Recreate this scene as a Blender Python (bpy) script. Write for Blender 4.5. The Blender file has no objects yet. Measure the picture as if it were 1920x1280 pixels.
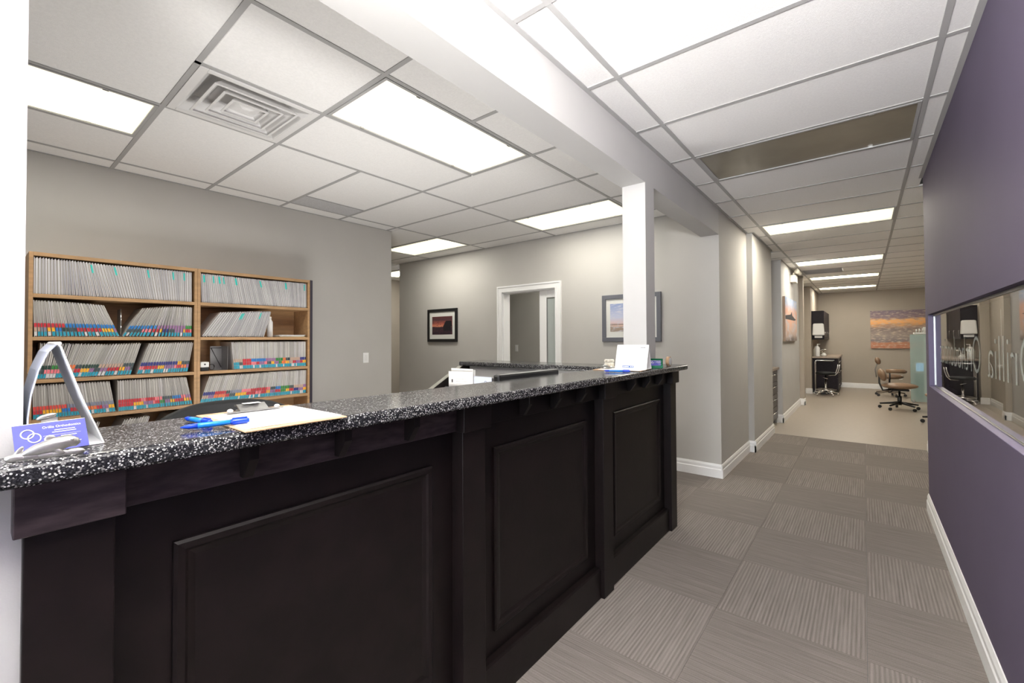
import bpy, math, random
from mathutils import Matrix, Vector
random.seed(7)
S = bpy.context.scene
COL = S.collection

# ------------------------------------------------------------------ camera
def cam_setup():
    f, yaw, pitch, roll, cx, cy = 815.04, 0.6684, 0.0164, -0.005, 16.374, -16.662
    c, s = math.cos(yaw), math.sin(yaw)
    F0 = Vector((-s, c, 0)); R0 = Vector((c, s, 0)); U0 = Vector((0, 0, 1))
    F = F0*math.cos(pitch) + U0*math.sin(pitch)
    U2 = -F0*math.sin(pitch) + U0*math.cos(pitch)
    R = R0*math.cos(roll) + U2*math.sin(roll)
    U = -R0*math.sin(roll) + U2*math.cos(roll)
    cam = bpy.data.cameras.new('camera')
    cam.sensor_width = 36; cam.lens = f*36/1920
    cam.shift_x = -cx/1920; cam.shift_y = cy/1920
    cam.clip_start = 0.02; cam.clip_end = 60
    o = bpy.data.objects.new('camera', cam); COL.objects.link(o)
    M = Matrix((R, U, -F)).transposed().to_4x4()
    M.translation = Vector((0, 0, 1.38))
    o.matrix_world = M
    S.camera = o
cam_setup()
# ------------------------------------------------------------------ world, exposure
w = bpy.data.worlds.new('world'); S.world = w; w.use_nodes = True
w.node_tree.nodes['Background'].inputs[0].default_value = (0.85, 0.92, 1, 1)
w.node_tree.nodes['Background'].inputs[1].default_value = 7.0
S.view_settings.view_transform = 'Standard'
S.view_settings.look = 'None'
S.view_settings.gamma = 1
S.view_settings.use_curve_mapping = False
S.view_settings.exposure = 1.18
LIGHT_REC, LIGHT_HALL, LIGHT_FAR = 9.6, 4.5, 17.5
C_REC, C_HALL, C_FAR = (1, .97, .91), (1, .97, .91), (1, .92, .81)

def fill_light(loc, target, power, col, size, spread=180):
    l = bpy.data.lights.new('fill_uplight', 'AREA'); l.shape = 'DISK'; l.size = size; l.energy = power; l.color = col; l.spread = math.radians(spread)
    o = bpy.data.objects.new('fill_uplight', l); COL.objects.link(o); o.location = loc
    o.rotation_euler = (Vector(target)-Vector(loc)).to_track_quat('-Z', 'Y').to_euler()
# unseen light added behind the camera, standing in for a flash bounced off the ceiling
fill_light((-.20, -.30, 2.00), (-.20, .02, 2.67), 82, (1, .975, .95), .34, 146)
# unseen fill added low behind the counter to brighten the reception ceiling
fill_light((-2.65, 1.5, .40), (-2.75, 1.7, 2.7), 15, (1, .98, .95), 1.0)

ZH, ZR = 2.673, 2.702           # ceiling heights: hall, reception

# ------------------------------------------------------------------ helpers
def lin(r, g, b):
    def c(v):
        v /= 255
        return v/12.92 if v <= .04045 else ((v+.055)/1.055)**2.4
    return (c(r), c(g), c(b))

class MB:
    def __init__(s): s.v = []; s.f = []; s.m = []; s.mi = 0; s.sm = []; s.smooth = False
    def _add(s, vs, fs):
        b = len(s.v); s.v += [tuple(v) for v in vs]
        for f in fs:
            s.f.append(tuple(b+i for i in f)); s.m.append(s.mi); s.sm.append(s.smooth)
    def box(s, x0, x1, y0, y1, z0, z1):
        if x0 > x1: x0, x1 = x1, x0
        if y0 > y1: y0, y1 = y1, y0
        if z0 > z1: z0, z1 = z1, z0
        vs = [(x, y, z) for z in (z0, z1) for y in (y0, y1) for x in (x0, x1)]
        s._add(vs, [(0,2,3,1),(4,5,7,6),(0,1,5,4),(2,6,7,3),(0,4,6,2),(1,3,7,5)])
        return s
    def obox(s, c, sx, sy, sz, M):
        vs = []
        for z in (-.5, .5):
            for y in (-.5, .5):
                for x in (-.5, .5):
                    vs.append(Vector(c) + M @ Vector((x*sx, y*sy, z*sz)))
        s._add(vs, [(0,2,3,1),(4,5,7,6),(0,1,5,4),(2,6,7,3),(0,4,6,2),(1,3,7,5)])
        return s
    def prism(s, pts, axis, a0, a1):
        """polygon pts (2D) extruded along axis between a0, a1. axis x: (y,z), y: (x,z), z: (x,y)"""
        def P(p, a):
            return {'x': (a, p[0], p[1]), 'y': (p[0], a, p[1]), 'z': (p[0], p[1], a)}[axis]
        n = len(pts)
        area = sum(pts[i][0]*pts[(i+1) % n][1]-pts[(i+1) % n][0]*pts[i][1] for i in range(n))
        if area < 0: pts = pts[::-1]
        flip = axis == 'y'
        vs = [P(p, a0) for p in pts] + [P(p, a1) for p in pts]
        fs = [tuple(range(n-1, -1, -1)), tuple(range(n, 2*n))] + [(i, (i+1) % n, n+(i+1) % n, n+i) for i in range(n)]
        if flip: fs = [f[::-1] for f in fs]
        s._add(vs, fs); return s
    def lathe(s, prof, c=(0, 0, 0), n=20, M=None):
        """prof (r,z) bottom to top"""
        M = M or Matrix.Identity(3)
        vs = []
        for r, z in prof:
            for k in range(n):
                a = 2*math.pi*k/n
                vs.append(Vector(c) + M @ Vector((r*math.cos(a), r*math.sin(a), z)))
        fs = []
        for i in range(len(prof)-1):
            for k in range(n):
                k2 = (k+1) % n
                fs.append((i*n+k, i*n+k2, (i+1)*n+k2, (i+1)*n+k))
        sm = s.smooth; s.smooth = True
        s._add(vs, fs)
        s.smooth = False
        b = len(s.v)-len(vs)
        m = len(prof)
        s.f.append(tuple(b+k for k in range(n-1, -1, -1))); s.m.append(s.mi); s.sm.append(False)
        s.f.append(tuple(b+(m-1)*n+k for k in range(n))); s.m.append(s.mi); s.sm.append(False)
        s.smooth = sm
        return s
    def tube(s, pts, r, n=10, closed=False):
        pts = [Vector(p) for p in pts]; N = len(pts)
        rs = r if isinstance(r, (list, tuple)) else [r]*N
        vs = []; up = None
        for i in range(N):
            if closed: t = pts[(i+1) % N]-pts[i-1]
            else: t = pts[min(i+1, N-1)]-pts[max(i-1, 0)]
            t.normalize()
            if up is None:
                up = Vector((0, 0, 1)) if abs(t.z) < .9 else Vector((1, 0, 0))
            a = t.cross(up)
            if a.length < 1e-4: a = t.cross(Vector((0, 1, 0)))
            a.normalize(); b = a.cross(t).normalized(); up = b
            for k in range(n):
                th = 2*math.pi*k/n
                vs.append(pts[i] + (a*math.cos(th)+b*math.sin(th))*rs[i])
        fs = []
        for i in range(N if closed else N-1):
            for k in range(n):
                i2 = (i+1) % N
                fs.append((i*n+k, i*n+(k+1) % n, i2*n+(k+1) % n, i2*n+k))
        sm = s.smooth; s.smooth = True
        s._add(vs, fs); s.smooth = sm
        if not closed:
            b = len(s.v)-len(vs)
            s.f.append(tuple(b+k for k in range(n-1, -1, -1))); s.m.append(s.mi); s.sm.append(False)
            s.f.append(tuple(b+(N-1)*n+k for k in range(n))); s.m.append(s.mi); s.sm.append(False)
        return s
    def ell(s, c, rx, ry, rz, n=16, m=9, M=None):
        M = M or Matrix.Identity(3)
        vs = [Vector(c) + M @ Vector((0, 0, -rz))]
        for i in range(1, m):
            ph = -math.pi/2 + math.pi*i/m
            for k in range(n):
                a = 2*math.pi*k/n
                vs.append(Vector(c) + M @ Vector((rx*math.cos(ph)*math.cos(a), ry*math.cos(ph)*math.sin(a), rz*math.sin(ph))))
        vs.append(Vector(c) + M @ Vector((0, 0, rz)))
        fs = [(0, 1+(k+1) % n, 1+k) for k in range(n)]
        for i in range(m-2):
            for k in range(n):
                a = 1+i*n; fs.append((a+k, a+(k+1) % n, a+n+(k+1) % n, a+n+k))
        T = len(vs)-1; a = 1+(m-2)*n
        fs += [(a+k, a+(k+1) % n, T) for k in range(n)]
        sm = s.smooth; s.smooth = True
        s._add(vs, fs); s.smooth = sm
        return s
    def mesh(s, name, mats):
        me = bpy.data.meshes.new(name)
        me.from_pydata(s.v, [], s.f)
        for m in (mats if isinstance(mats, (list, tuple)) else [mats]): me.materials.append(m)
        me.polygons.foreach_set('material_index', s.m)
        me.polygons.foreach_set('use_smooth', s.sm)
        me.update()
        return me
    def build(s, name, mats, parent=None, bevel=0, seg=2, loc=None):
        o = bpy.data.objects.new(name, s.mesh(name, mats)); COL.objects.link(o)
        if parent: o.parent = parent
        if loc: o.location = loc
        if bevel:
            b = o.modifiers.new('bevel', 'BEVEL'); b.width = bevel; b.segments = seg
            b.limit_method = 'ANGLE'; b.angle_limit = math.radians(40)
        return o

def tag(o, label, cat, group=None):
    o['label'] = label; o['category'] = cat
    if group: o['group'] = group
    return o
def struct(o): o['kind'] = 'structure'; return o
def empty(name, loc=(0, 0, 0), rz=0):
    o = bpy.data.objects.new(name, None); COL.objects.link(o)
    o.empty_display_size = .1
    o.location = loc; o.rotation_euler = (0, 0, rz); return o
def thing(name, label, cat, loc=(0, 0, 0), rz=0, group=None):
    return tag(empty(name, loc, rz), label, cat, group)
def dup(root, loc=None, rz=None, label=None, group=None):
    r = root.copy(); COL.objects.link(r)
    if loc is not None: r.location = loc
    if rz is not None: r.rotation_euler = (0, 0, rz)
    if label: r['label'] = label
    if group: r['group'] = group
    for ch in list(root.children):
        c = ch.copy(); COL.objects.link(c); c.parent = r
        for g in list(ch.children):
            d = g.copy(); COL.objects.link(d); d.parent = c
    return r
def rotx(a): return Matrix.Rotation(a, 3, 'X')
def roty(a): return Matrix.Rotation(a, 3, 'Y')
def rotz(a): return Matrix.Rotation(a, 3, 'Z')
def box(name, m, parent, x0, x1, y0, y1, z0, z1, bevel=0):
    return MB().box(x0, x1, y0, y1, z0, z1).build(name, m, parent, bevel)

# ------------------------------------------------------------------ materials
def mat(name, col=(.5, .5, .5), rough=.6, metal=0, spec=.5, **kw):
    m = bpy.data.materials.new(name); m.use_nodes = True
    b = m.node_tree.nodes['Principled BSDF']
    b.inputs['Base Color'].default_value = (*col, 1)
    b.inputs['Roughness'].default_value = rough
    b.inputs['Metallic'].default_value = metal
    b.inputs['Specular IOR Level'].default_value = spec
    for k, v in kw.items(): b.inputs[k].default_value = v
    return m
def nodes(m):
    nt = m.node_tree
    def N(t, **kw):
        n = nt.nodes.new(t)
        for k, v in kw.items():
            if k.startswith('i_'):
                key = k[2:]
                n.inputs[int(key) if key.isdigit() else key.replace('_', ' ')].default_value = v
            else: setattr(n, k, v)
        return n
    def L(a, b): nt.links.new(a, b)
    return nt, N, L, nt.nodes['Principled BSDF']
def ramp(N, stops, interp='LINEAR'):
    r = N('ShaderNodeValToRGB'); e = r.color_ramp; e.interpolation = interp
    while len(e.elements) < len(stops): e.elements.new(.5)
    for el, (p, c) in zip(e.elements, stops):
        el.position = p; el.color = (*c, 1)
    return r
def noisy(name, col, var=.12, scale=8, rough=.6, bump=0, bscale=200, metal=0, spec=.5, stretch=None, detail=4):
    m = mat(name, col, rough, metal, spec); nt, N, L, b = nodes(m)
    tc = N('ShaderNodeTexCoord'); src = tc.outputs['Object']
    if stretch:
        mp = N('ShaderNodeMapping'); mp.inputs['Scale'].default_value = stretch; L(src, mp.inputs[0]); src = mp.outputs[0]
    n = N('ShaderNodeTexNoise', i_Scale=scale, i_Detail=detail); L(src, n.inputs['Vector'])
    lo = tuple(c*(1-var) for c in col); hi = tuple(min(1, c*(1+var)) for c in col)
    r = ramp(N, [(.3, lo), (.7, hi)]); L(n.outputs[0], r.inputs[0]); L(r.outputs[0], b.inputs['Base Color'])
    if bump:
        n2 = N('ShaderNodeTexNoise', i_Scale=bscale, i_Detail=2); L(src, n2.inputs['Vector'])
        bp = N('ShaderNodeBump', i_Strength=bump, i_Distance=.002); L(n2.outputs[0], bp.inputs['Height']); L(bp.outputs[0], b.inputs['Normal'])
    return m
def emis(name, col, strength):
    m = mat(name, (.8, .8, .8), .5); nt, N, L, b = nodes(m)
    b.inputs['Emission Color'].default_value = (*col, 1); b.inputs['Emission Strength'].default_value = strength
    return m

M = {}
M['wall'] = noisy('wall_paint', (.50, .485, .455), .02, 3, .75, .12, 350)
M['wallwhite'] = noisy('wall_paint_pale', (.54, .533, .520), .02, 3, .7, .1, 350)
M['wallbeige'] = noisy('wall_paint_beige', (.44, .39, .325), .02, 3, .75, .12, 350)
M['purple'] = noisy('purple_paint', (.112, .091, .143), .03, 3, .68, .15, 300, spec=.22)
M['purple_lit'] = noisy('purple_reveal_lit', (.16, .13, .24), .03, 3, .45)  # wall purple lightened to paint in the light on the window reveals
M['trim'] = mat('white_trim', (.88, .88, .87), .4)
M['white'] = mat('white_plastic', (.82, .82, .80), .35)
M['offwhite'] = mat('offwhite_plastic', (.72, .69, .60), .4)
M['black'] = mat('black_plastic', (.012, .012, .013), .35)
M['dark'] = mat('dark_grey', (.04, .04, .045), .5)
M['chrome'] = mat('chrome', (.8, .8, .8), .12, 1)
M['steel'] = mat('brushed_steel', (.36, .36, .355), .38, 1)
M['paper'] = mat('paper', (.86, .86, .85), .7)
M['tbar'] = mat('grid_metal', (.40, .395, .39), .55)
M['tile'] = noisy('ceiling_tile', (.86, .85, .835), .03, 90, .9, .5, 420, detail=3)
M['grille'] = noisy('vent_grille', (.52, .52, .53), .25, 260, .6)
M['vinyl'] = noisy('vinyl_floor', (.36, .312, .260), .07, 14, .38, stretch=(1, 3, 1), detail=8)
M['wood'] = noisy('dark_wood', (.0072, .0046, .0046), .35, 30, .42, .12, 120, stretch=(1, .35, .35), spec=.24)
M['woodcap'] = noisy('dark_wood_blotchy', (.034, .024, .027), .55, 60, .45, .2, 150, stretch=(1, .25, 1), spec=.3)  # lighter, blotchier version of the dark wood
M['oak'] = noisy('oak_veneer', (.42, .255, .125), .16, 6, .5, stretch=(8, 1.2, 8))
M['cab'] = noisy('espresso_laminate', (.014, .009, .013), .2, 20, .5, spec=.25)
M['ctop2'] = noisy('beige_laminate', (.33, .26, .20), .12, 60, .35)
M['tan'] = noisy('tan_vinyl', (.27, .175, .11), .08, 10, .38)
M['blackvinyl'] = mat('black_vinyl', (.010, .011, .012), .55, 0, .25)
M['silver'] = noisy('cast_pewter', (.46, .45, .42), .15, 60, .34, .3, 90, metal=.85)
M['teal'] = mat('teal_tab', lin(40, 190, 180), .4)
M['bluepen'] = mat('blue_pen', lin(20, 120, 215), .3)
M['bluepen2'] = mat('blue_pen_dark', lin(8, 60, 190), .3)
M['board'] = noisy('hardboard', (.52, .34, .20), .1, 40, .55)
M['green'] = mat('green_plastic', lin(0, 95, 60), .2)
M['violet'] = mat('violet_card', lin(72, 76, 152), .5)
M['cyanlight'] = mat('blue_screen', lin(60, 160, 215), .4)

def granite():
    m = mat('speckled_stone', (.03, .03, .032), .15, 0, .22); nt, N, L, b = nodes(m)
    tc = N('ShaderNodeTexCoord')
    v = N('ShaderNodeTexVoronoi', i_Scale=400.0, i_Randomness=1.0); L(tc.outputs['Object'], v.inputs['Vector'])
    sep = N('ShaderNodeSeparateColor'); L(v.outputs['Color'], sep.inputs[0])
    r = ramp(N, [(0, (.009, .009, .011)), (.40, (.018, .018, .022)), (.58, (.040, .040, .045)), (.78, (.20, .195, .19)), (.90, (.50, .50, .49))], 'CONSTANT')
    L(sep.outputs[0], r.inputs[0])
    # specks fill only the middle of their cell
    r2 = ramp(N, [(.55, (1, 1, 1)), (.75, (0, 0, 0))]); L(v.outputs['Distance'], r2.inputs[0])
    n = N('ShaderNodeTexNoise', i_Scale=520.0); L(tc.outputs['Object'], n.inputs['Vector'])
    base = ramp(N, [(.4, (.008, .008, .010)), (.65, (.030, .029, .031))]); L(n.outputs[0], base.inputs[0])
    mx = N('ShaderNodeMix', data_type='RGBA'); L(r2.outputs[0], mx.inputs[0]); L(base.outputs[0], mx.inputs[6]); L(r.outputs[0], mx.inputs[7])
    L(mx.outputs[2], b.inputs['Base Color'])
    return m
M['granite'] = granite()

def carpet(name, bold):
    m = mat(name, (.2, .18, .16), .95, 0, .15); nt, N, L, b = nodes(m)
    tc = N('ShaderNodeTexCoord')
    mp = N('ShaderNodeMapping'); L(tc.outputs['Object'], mp.inputs[0])
    mp.inputs['Scale'].default_value = (1, .03, 1) if True else (1, 1, 1)
    n1 = N('ShaderNodeTexNoise', i_Scale=95.0, i_Detail=2.0); L(mp.outputs[0], n1.inputs['Vector'])
    wv = N('ShaderNodeTexWave', wave_type='BANDS', bands_direction='X', i_Scale=19.0 if bold else 26.0, i_Distortion=.6, i_Detail=2.0, i_Detail_Scale=6.0)
    L(tc.outputs['Object'], wv.inputs['Vector'])
    n2 = N('ShaderNodeTexNoise', i_Scale=260.0, i_Detail=3.0); L(tc.outputs['Object'], n2.inputs['Vector'])
    mp3 = N('ShaderNodeMapping'); mp3.inputs['Scale'].default_value = (40, 1.2, 1); L(tc.outputs['Object'], mp3.inputs[0])
    n3 = N('ShaderNodeTexNoise', i_Scale=9.0, i_Detail=3.0); L(mp3.outputs[0], n3.inputs['Vector'])
    a = N('ShaderNodeMath', operation='MULTIPLY', i_1=.26 if bold else .10); L(wv.outputs['Fac'], a.inputs[0])
    a2 = N('ShaderNodeMath', operation='MULTIPLY_ADD', i_1=.55); L(n1.outputs[0], a2.inputs[0]); L(a.outputs[0], a2.inputs[2])
    a3 = N('ShaderNodeMath', operation='MULTIPLY_ADD', i_1=.35); L(n2.outputs[0], a3.inputs[0]); L(a2.outputs[0], a3.inputs[2])
    a4 = N('ShaderNodeMath', operation='MULTIPLY_ADD', i_1=.25); L(n3.outputs[0], a4.inputs[0]); L(a3.outputs[0], a4.inputs[2])
    r = ramp(N, [(.38, (.130, .113, .101)), (.70, (.215, .190, .172)), (1.0, (.30, .270, .247))])
    L(a4.outputs[0], r.inputs[0]); L(r.outputs[0], b.inputs['Base Color'])
    bp = N('ShaderNodeBump', i_Strength=.5, i_Distance=.003); L(a4.outputs[0], bp.inputs['Height']); L(bp.outputs[0], b.inputs['Normal'])
    return m
M['carpetA'] = carpet('carpet_ribbed', True)
M['carpetB'] = carpet('carpet_fine', False)

def panel_mat(name, col, strength):
    """fluorescent lens: two tubes along local X behind an acrylic lens, yellowing at the rim"""
    m = mat(name, (.8, .8, .78), .4); nt, N, L, b = nodes(m)
    tc = N('ShaderNodeTexCoord'); sp = N('ShaderNodeSeparateXYZ'); L(tc.outputs['Object'], sp.inputs[0])
    def edge(out, half, soft):
        ab = N('ShaderNodeMath', operation='ABSOLUTE'); L(out, ab.inputs[0])
        mr = N('ShaderNodeMapRange', i_1=half-soft, i_2=half, i_3=1.0, i_4=0.0); mr.interpolation_type = 'SMOOTHSTEP'
        L(ab.outputs[0], mr.inputs[0]); return mr.outputs[0]
    e1 = edge(sp.outputs[0], .60, .13); e2 = edge(sp.outputs[1], .275, .20)
    mu = N('ShaderNodeMath', operation='MULTIPLY'); L(e1, mu.inputs[0]); L(e2, mu.inputs[1])
    pw = N('ShaderNodeMath', operation='POWER', i_1=3.0); L(mu.outputs[0], pw.inputs[0]); mu = pw
    st = N('ShaderNodeMath', operation='MULTIPLY_ADD', i_1=strength-.45, i_2=.45); L(mu.outputs[0], st.inputs[0])
    mx = N('ShaderNodeMix', data_type='RGBA'); mx.inputs[6].default_value = (1, .93, .66, 1); mx.inputs[7].default_value = (*col, 1)
    L(mu.outputs[0], mx.inputs[0])
    L(mx.outputs[2], b.inputs['Emission Color']); L(st.outputs[0], b.inputs['Emission Strength'])
    return m
M['lensR'] = panel_mat('lens_reception', C_REC, LIGHT_REC)
M['lensH'] = panel_mat('lens_hall', C_HALL, LIGHT_HALL)
M['lensF'] = panel_mat('lens_far', C_FAR, LIGHT_FAR)
M['lensOff'] = noisy('lens_unlit', (.20, .175, .13), .06, 5, .25)

def glass(name, col=(1, 1, 1), rough=0):
    m = mat(name, col, rough); b = m.node_tree.nodes['Principled BSDF']
    b.inputs['Transmission Weight'].default_value = 1; b.inputs['IOR'].default_value = 1.5
    return m
M['glass'] = glass('clear_glass')
M['tealglass'] = mat('teal_glass', lin(172, 198, 195), .05); M['tealglass'].node_tree.nodes['Principled BSDF'].inputs['Alpha'].default_value = .5
M['frost'] = mat('etched_letters', (.8, .9, .85), .5); M['frost'].node_tree.nodes['Principled BSDF'].inputs['Alpha'].default_value = .31
M['frostglass'] = mat('frosted_glass', (.42, .46, .44), .25)

def scene_mat(name, stops, cloud=(.3, .3, .3), amt=.35, sc=(3, 9), dark=None):
    """landscape print: vertical gradient of bands (v from 0 bottom to 1 top, generated Z) broken by streaky noise"""
    m = mat(name, (.5, .5, .5), .45); nt, N, L, b = nodes(m)
    tc = N('ShaderNodeTexCoord'); sp = N('ShaderNodeSeparateXYZ'); L(tc.outputs['Generated'], sp.inputs[0])
    mp = N('ShaderNodeMapping'); mp.inputs['Scale'].default_value = (sc[0], sc[0], sc[1]); L(tc.outputs['Generated'], mp.inputs[0])
    n = N('ShaderNodeTexNoise', i_Scale=1.0, i_Detail=6.0, i_Distortion=.6); L(mp.outputs[0], n.inputs['Vector'])
    ad = N('ShaderNodeMath', operation='MULTIPLY_ADD', i_1=amt); L(n.outputs[0], ad.inputs[0])
    sb = N('ShaderNodeMath', operation='SUBTRACT', i_1=amt*.5); L(sp.outputs[2], sb.inputs[0]); L(sb.outputs[0], ad.inputs[2])
    r = ramp(N, stops); L(ad.outputs[0], r.inputs[0])
    n2 = N('ShaderNodeTexNoise', i_Scale=2.2, i_Detail=8.0); L(mp.outputs[0], n2.inputs['Vector'])
    r2 = ramp(N, [(.5, (0, 0, 0)), (.66, (.8, .8, .8))]); L(n2.outputs[0], r2.inputs[0])
    mx = N('ShaderNodeMix', data_type='RGBA'); L(r2.outputs[0], mx.inputs[0]); L(r.outputs[0], mx.inputs[6]); mx.inputs[7].default_value = (*cloud, 1)
    L(mx.outputs[2], b.inputs['Base Color'])
    return m

# ================================================================== STRUCTURE
# ---- floor: carpet tiles in the hall and reception, vinyl beyond
GT = .607
floor = struct(box('floor', M['dark'], None, -8.2, 3.4, -3.6, 15.4, -.12, -.012))
def carpet_tiles():
    mA = MB().box(-GT/2+.0006, GT/2-.0006, -GT/2+.0006, GT/2-.0006, -.012, 0).mesh('carpet_tile', M['carpetA'])
    mB = MB().box(-GT/2+.0006, GT/2-.0006, -GT/2+.0006, GT/2-.0006, -.012, 0).mesh('carpet_tile', M['carpetB'])
    x0, y0 = -.008, 2.39
    for i in range(-3, 1):
        for j in range(-9, 9):
            xa, ya = x0+i*GT, y0+j*GT
            if ya+GT/2 > 7.25+.4: continue
            bold = (i+j) % 2 == 1
            top = min(ya+GT, 7.27)
            sc = (top-ya)/GT
            o = bpy.data.objects.new('carpet_tile', mA if bold else mB); COL.objects.link(o)
            o.parent = floor
            o.location = (xa+GT/2, (ya+top)/2, 0)
            if bold: o.scale = (1, sc, 1)
            else:
                o.rotation_euler = (0, 0, math.pi/2); o.scale = (sc, 1, 1)
carpet_tiles()
box('carpet_behind_counter', M['carpetB'], floor, -8.2, -.008-3*GT-.001, -3.6, 7.27, -.012, 0)
box('vinyl_floor', M['vinyl'], floor, -1.9, 3.4, 7.272, 15.4, -.012, -.001)
box('carpet_right_strip', M['carpetB'], floor, .601, 3.4, 4.7, 7.27, -.012, 0)

# ---- ceiling grid
ceil = struct(box('ceiling', M['dark'], None, -8.2, 3.4, -3.6, 15.4, 2.80, 2.86))
TB = .024
def tile(x0, x1, y0, y1, z, m=None):
    g = .004
    return box('ceiling_tile', m or M['tile'], ceil, x0+g, x1-g, y0+g, y1-g, z+.004, z+.020)
def runner(x0, x1, y0, y1, z):
    return box('grid_runner', M['tbar'], ceil, x0, x1, y0, y1, z, z+.0038)
def wedge(name, x0, x1, y0, y1, z):
    return box('wall_angle', M['tbar'], ceil, x0, x1, y0, y1, z-.0012, z+.0036)

LIGHTS = []
def light_panel(x0, x1, y0, y1, z, lens, label, group=None, latches=True):
    cx, cy = (x0+x1)/2, (y0+y1)/2; w, h = x1-x0-.028, y1-y0-.028
    along_x = w > h
    L_, W_ = (w, h) if along_x else (h, w)
    t = thing('ceiling_light', label, 'ceiling light', (cx, cy, z), 0 if along_x else math.pi/2, group)
    fr = MB(); e = .016
    fr.box(-L_/2, L_/2, -W_/2, -W_/2+e, -.003, .03); fr.box(-L_/2, L_/2, W_/2-e, W_/2, -.003, .03)
    fr.box(-L_/2, -L_/2+e, -W_/2+e, W_/2-e, -.003, .03); fr.box(L_/2-e, L_/2, -W_/2+e, W_/2-e, -.003, .03)
    f = fr.build('frame', M['tbar'], t)
    MB().box(-L_/2+e, L_/2-e, -W_/2+e, W_/2-e, .004, .010).build('lens', lens, t)
    if latches:
        for sx in (-.38, .38):
            for sy in (-1, 1):
                MB().box(sx-.012, sx+.012, sy*(W_/2-e)-.004, sy*(W_/2-e)+.004, -.005, .004).build('latch', M['steel'], f)
    return t

# hall grid
XL, XR, Y0 = -.938, .282, 1.3595
GLAB = 'recessed fluorescent panels'
hall_lights = {-5: ('H', None), -1: ('H', None), 3: ('off', 'unlit brown recessed light panel in the hallway ceiling'),
               7: ('F', 'lit fluorescent panel in the hallway ceiling beyond the unlit one'),
               12: ('F', 'lit fluorescent panel in far room ceiling beside the grey return vent'),
               16: ('F', 'lit fluorescent panel in far room ceiling between two other lit panels'),
               20: ('F', 'lit fluorescent panel in far room ceiling closest to the end wall')}
def hall_ceiling():
    z = ZH
    j0, j1 = -8, 23
    for j in range(j0, j1):
        y0, y1 = Y0+.61*j, min(Y0+.61*(j+1), 15.25)
        if y0 >= 15.24: continue
        far = y0 > 4.7
        xl = -1.124 if y0 < 5.9 else (-1.06 if y0 < 7.0 else -1.68)
        xs = [xl, XL, XR, .39] if not far else [xl, XL, XR, XR+1.22, XR+2.44, 3.3]
        for k in range(len(xs)-1):
            if k == 1 and j in hall_lights: continue
            if k == 1 and j == 14: 
                tile(-.30, xs[2], y0, y1, z); continue
            tile(xs[k], xs[k+1], y0, y1, z)
        if j > j0:
            for k in range(len(xs)-1):
                a = xs[k] + (TB/2 if k else 0); b = xs[k+1] - (TB/2 if k < len(xs)-2 else 0)
                runner(a, b, y0-TB/2, y0+TB/2, z)
    for x in (XL, XR): runner(x-TB/2, x+TB/2, Y0+.61*j0, 15.25, z)
    for x in (XR+1.22, XR+2.44): runner(x-TB/2, x+TB/2, 4.9, 15.25, z)
    wedge('', -1.124, -1.100, -3.5, 4.62, z); wedge('', .366, .390, -3.5, 4.76, z)
    wedge('', -1.124, -1.104, 4.62, 5.90, z); wedge('', -1.06, -1.04, 5.92, 7.3, z)
    wedge('', -1.06, -1.045, 8.25, 10.7, z); wedge('', -1.04, -1.02, 13.0, 15.25, z)
    for j, (k, lab) in hall_lights.items():
        light_panel(XL, XR, Y0+.61*j, Y0+.61*(j+1), z, {'H': M['lensH'], 'F': M['lensF'], 'off': M['lensOff']}[k],
                    lab or ('lit fluorescent panel in the hallway ceiling above the counter front' if j == -1 else 'lit fluorescent panel over the waiting area behind the counter end'))
hall_ceiling()
# return vent between far lights
v = thing('return_vent', 'grey slotted return air vent between lit panels in far room ceiling', 'air vent', (-.612, Y0+.61*14.5, ZH))
MB().box(-.30, .30, -.29, .29, .004, .012).build('backing', M['grille'], v)
fr = MB(); fr.box(-.312, .312, -.30, -.285, -.004, .01); fr.box(-.312, .312, .285, .30, -.004, .01); fr.box(-.312, -.297, -.285, .285, -.004, .01); fr.box(.297, .312, -.285, .285, -.004, .01)
fr.build('frame', M['tbar'], v)
for k in range(12): MB().box(-.297, .297, -.27+k*.048, -.262+k*.048, -.002, .004).build('slat', M['tbar'], v)

# reception grid
RX, RY = -1.8526, 1.2672
def X(i): return RX-.61*i
def Y(j): return RY+.61*j
def rtile(i0, i1, j0, j1, m=None, xmin=None, ymax=None):
    y1 = Y(j1) if ymax is None else ymax
    x0 = X(i1) if xmin is None else xmin
    tile(x0, X(i0), Y(j0), y1, ZR, m)
def rrx(i0, i1, j, xmin=None):  # runner along X
    x0 = X(i1) if xmin is None else xmin
    runner(x0+TB/2, X(i0)-TB/2, Y(j)-TB/2, Y(j)+TB/2, ZR)
def rry(i, j0, j1, ymax=None):
    runner(X(i)-TB/2, X(i)+TB/2, Y(j0)-TB/2, (Y(j1) if ymax is None else ymax)-TB/2, ZR)
YW = 4.62
for j in range(-7, 6):       # strip next to the beam
    tile(X(0), -1.29, Y(j), min(Y(j+1), YW), ZR)
    if j > -7: runner(X(0)+TB/2, -1.29, Y(j)-TB/2, Y(j)+TB/2, ZR)
for j in range(-7, -1):
    if j != -7: rrx(0, 2, j)
    if j not in (-5, -4): rtile(0, 2, j, j+1)
rtile(0, 1, -5, -3); rtile(1, 2, -5, -3)
for a in (-7, -5): rtile(3, 4, a, a+2); rtile(2, 3, a, a+2)
rtile(3, 4, -3, -1)
for a in (-5, -3): rrx(2, 4, a)
rry(3, -7, -1)
rrx(0, 2, -1); rrx(2, 4, -1)
rtile(0, 1, -1, 0); rtile(2, 4, -1, 0); rry(1, -1, 2)
rrx(0, 1, 0); rrx(1, 2, 0); rrx(2, 4, 0)
rtile(1, 2, 0, 2); rtile(2, 4, 0, 1)
tile(-3.985, X(2), Y(1), Y(2), ZR)
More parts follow.
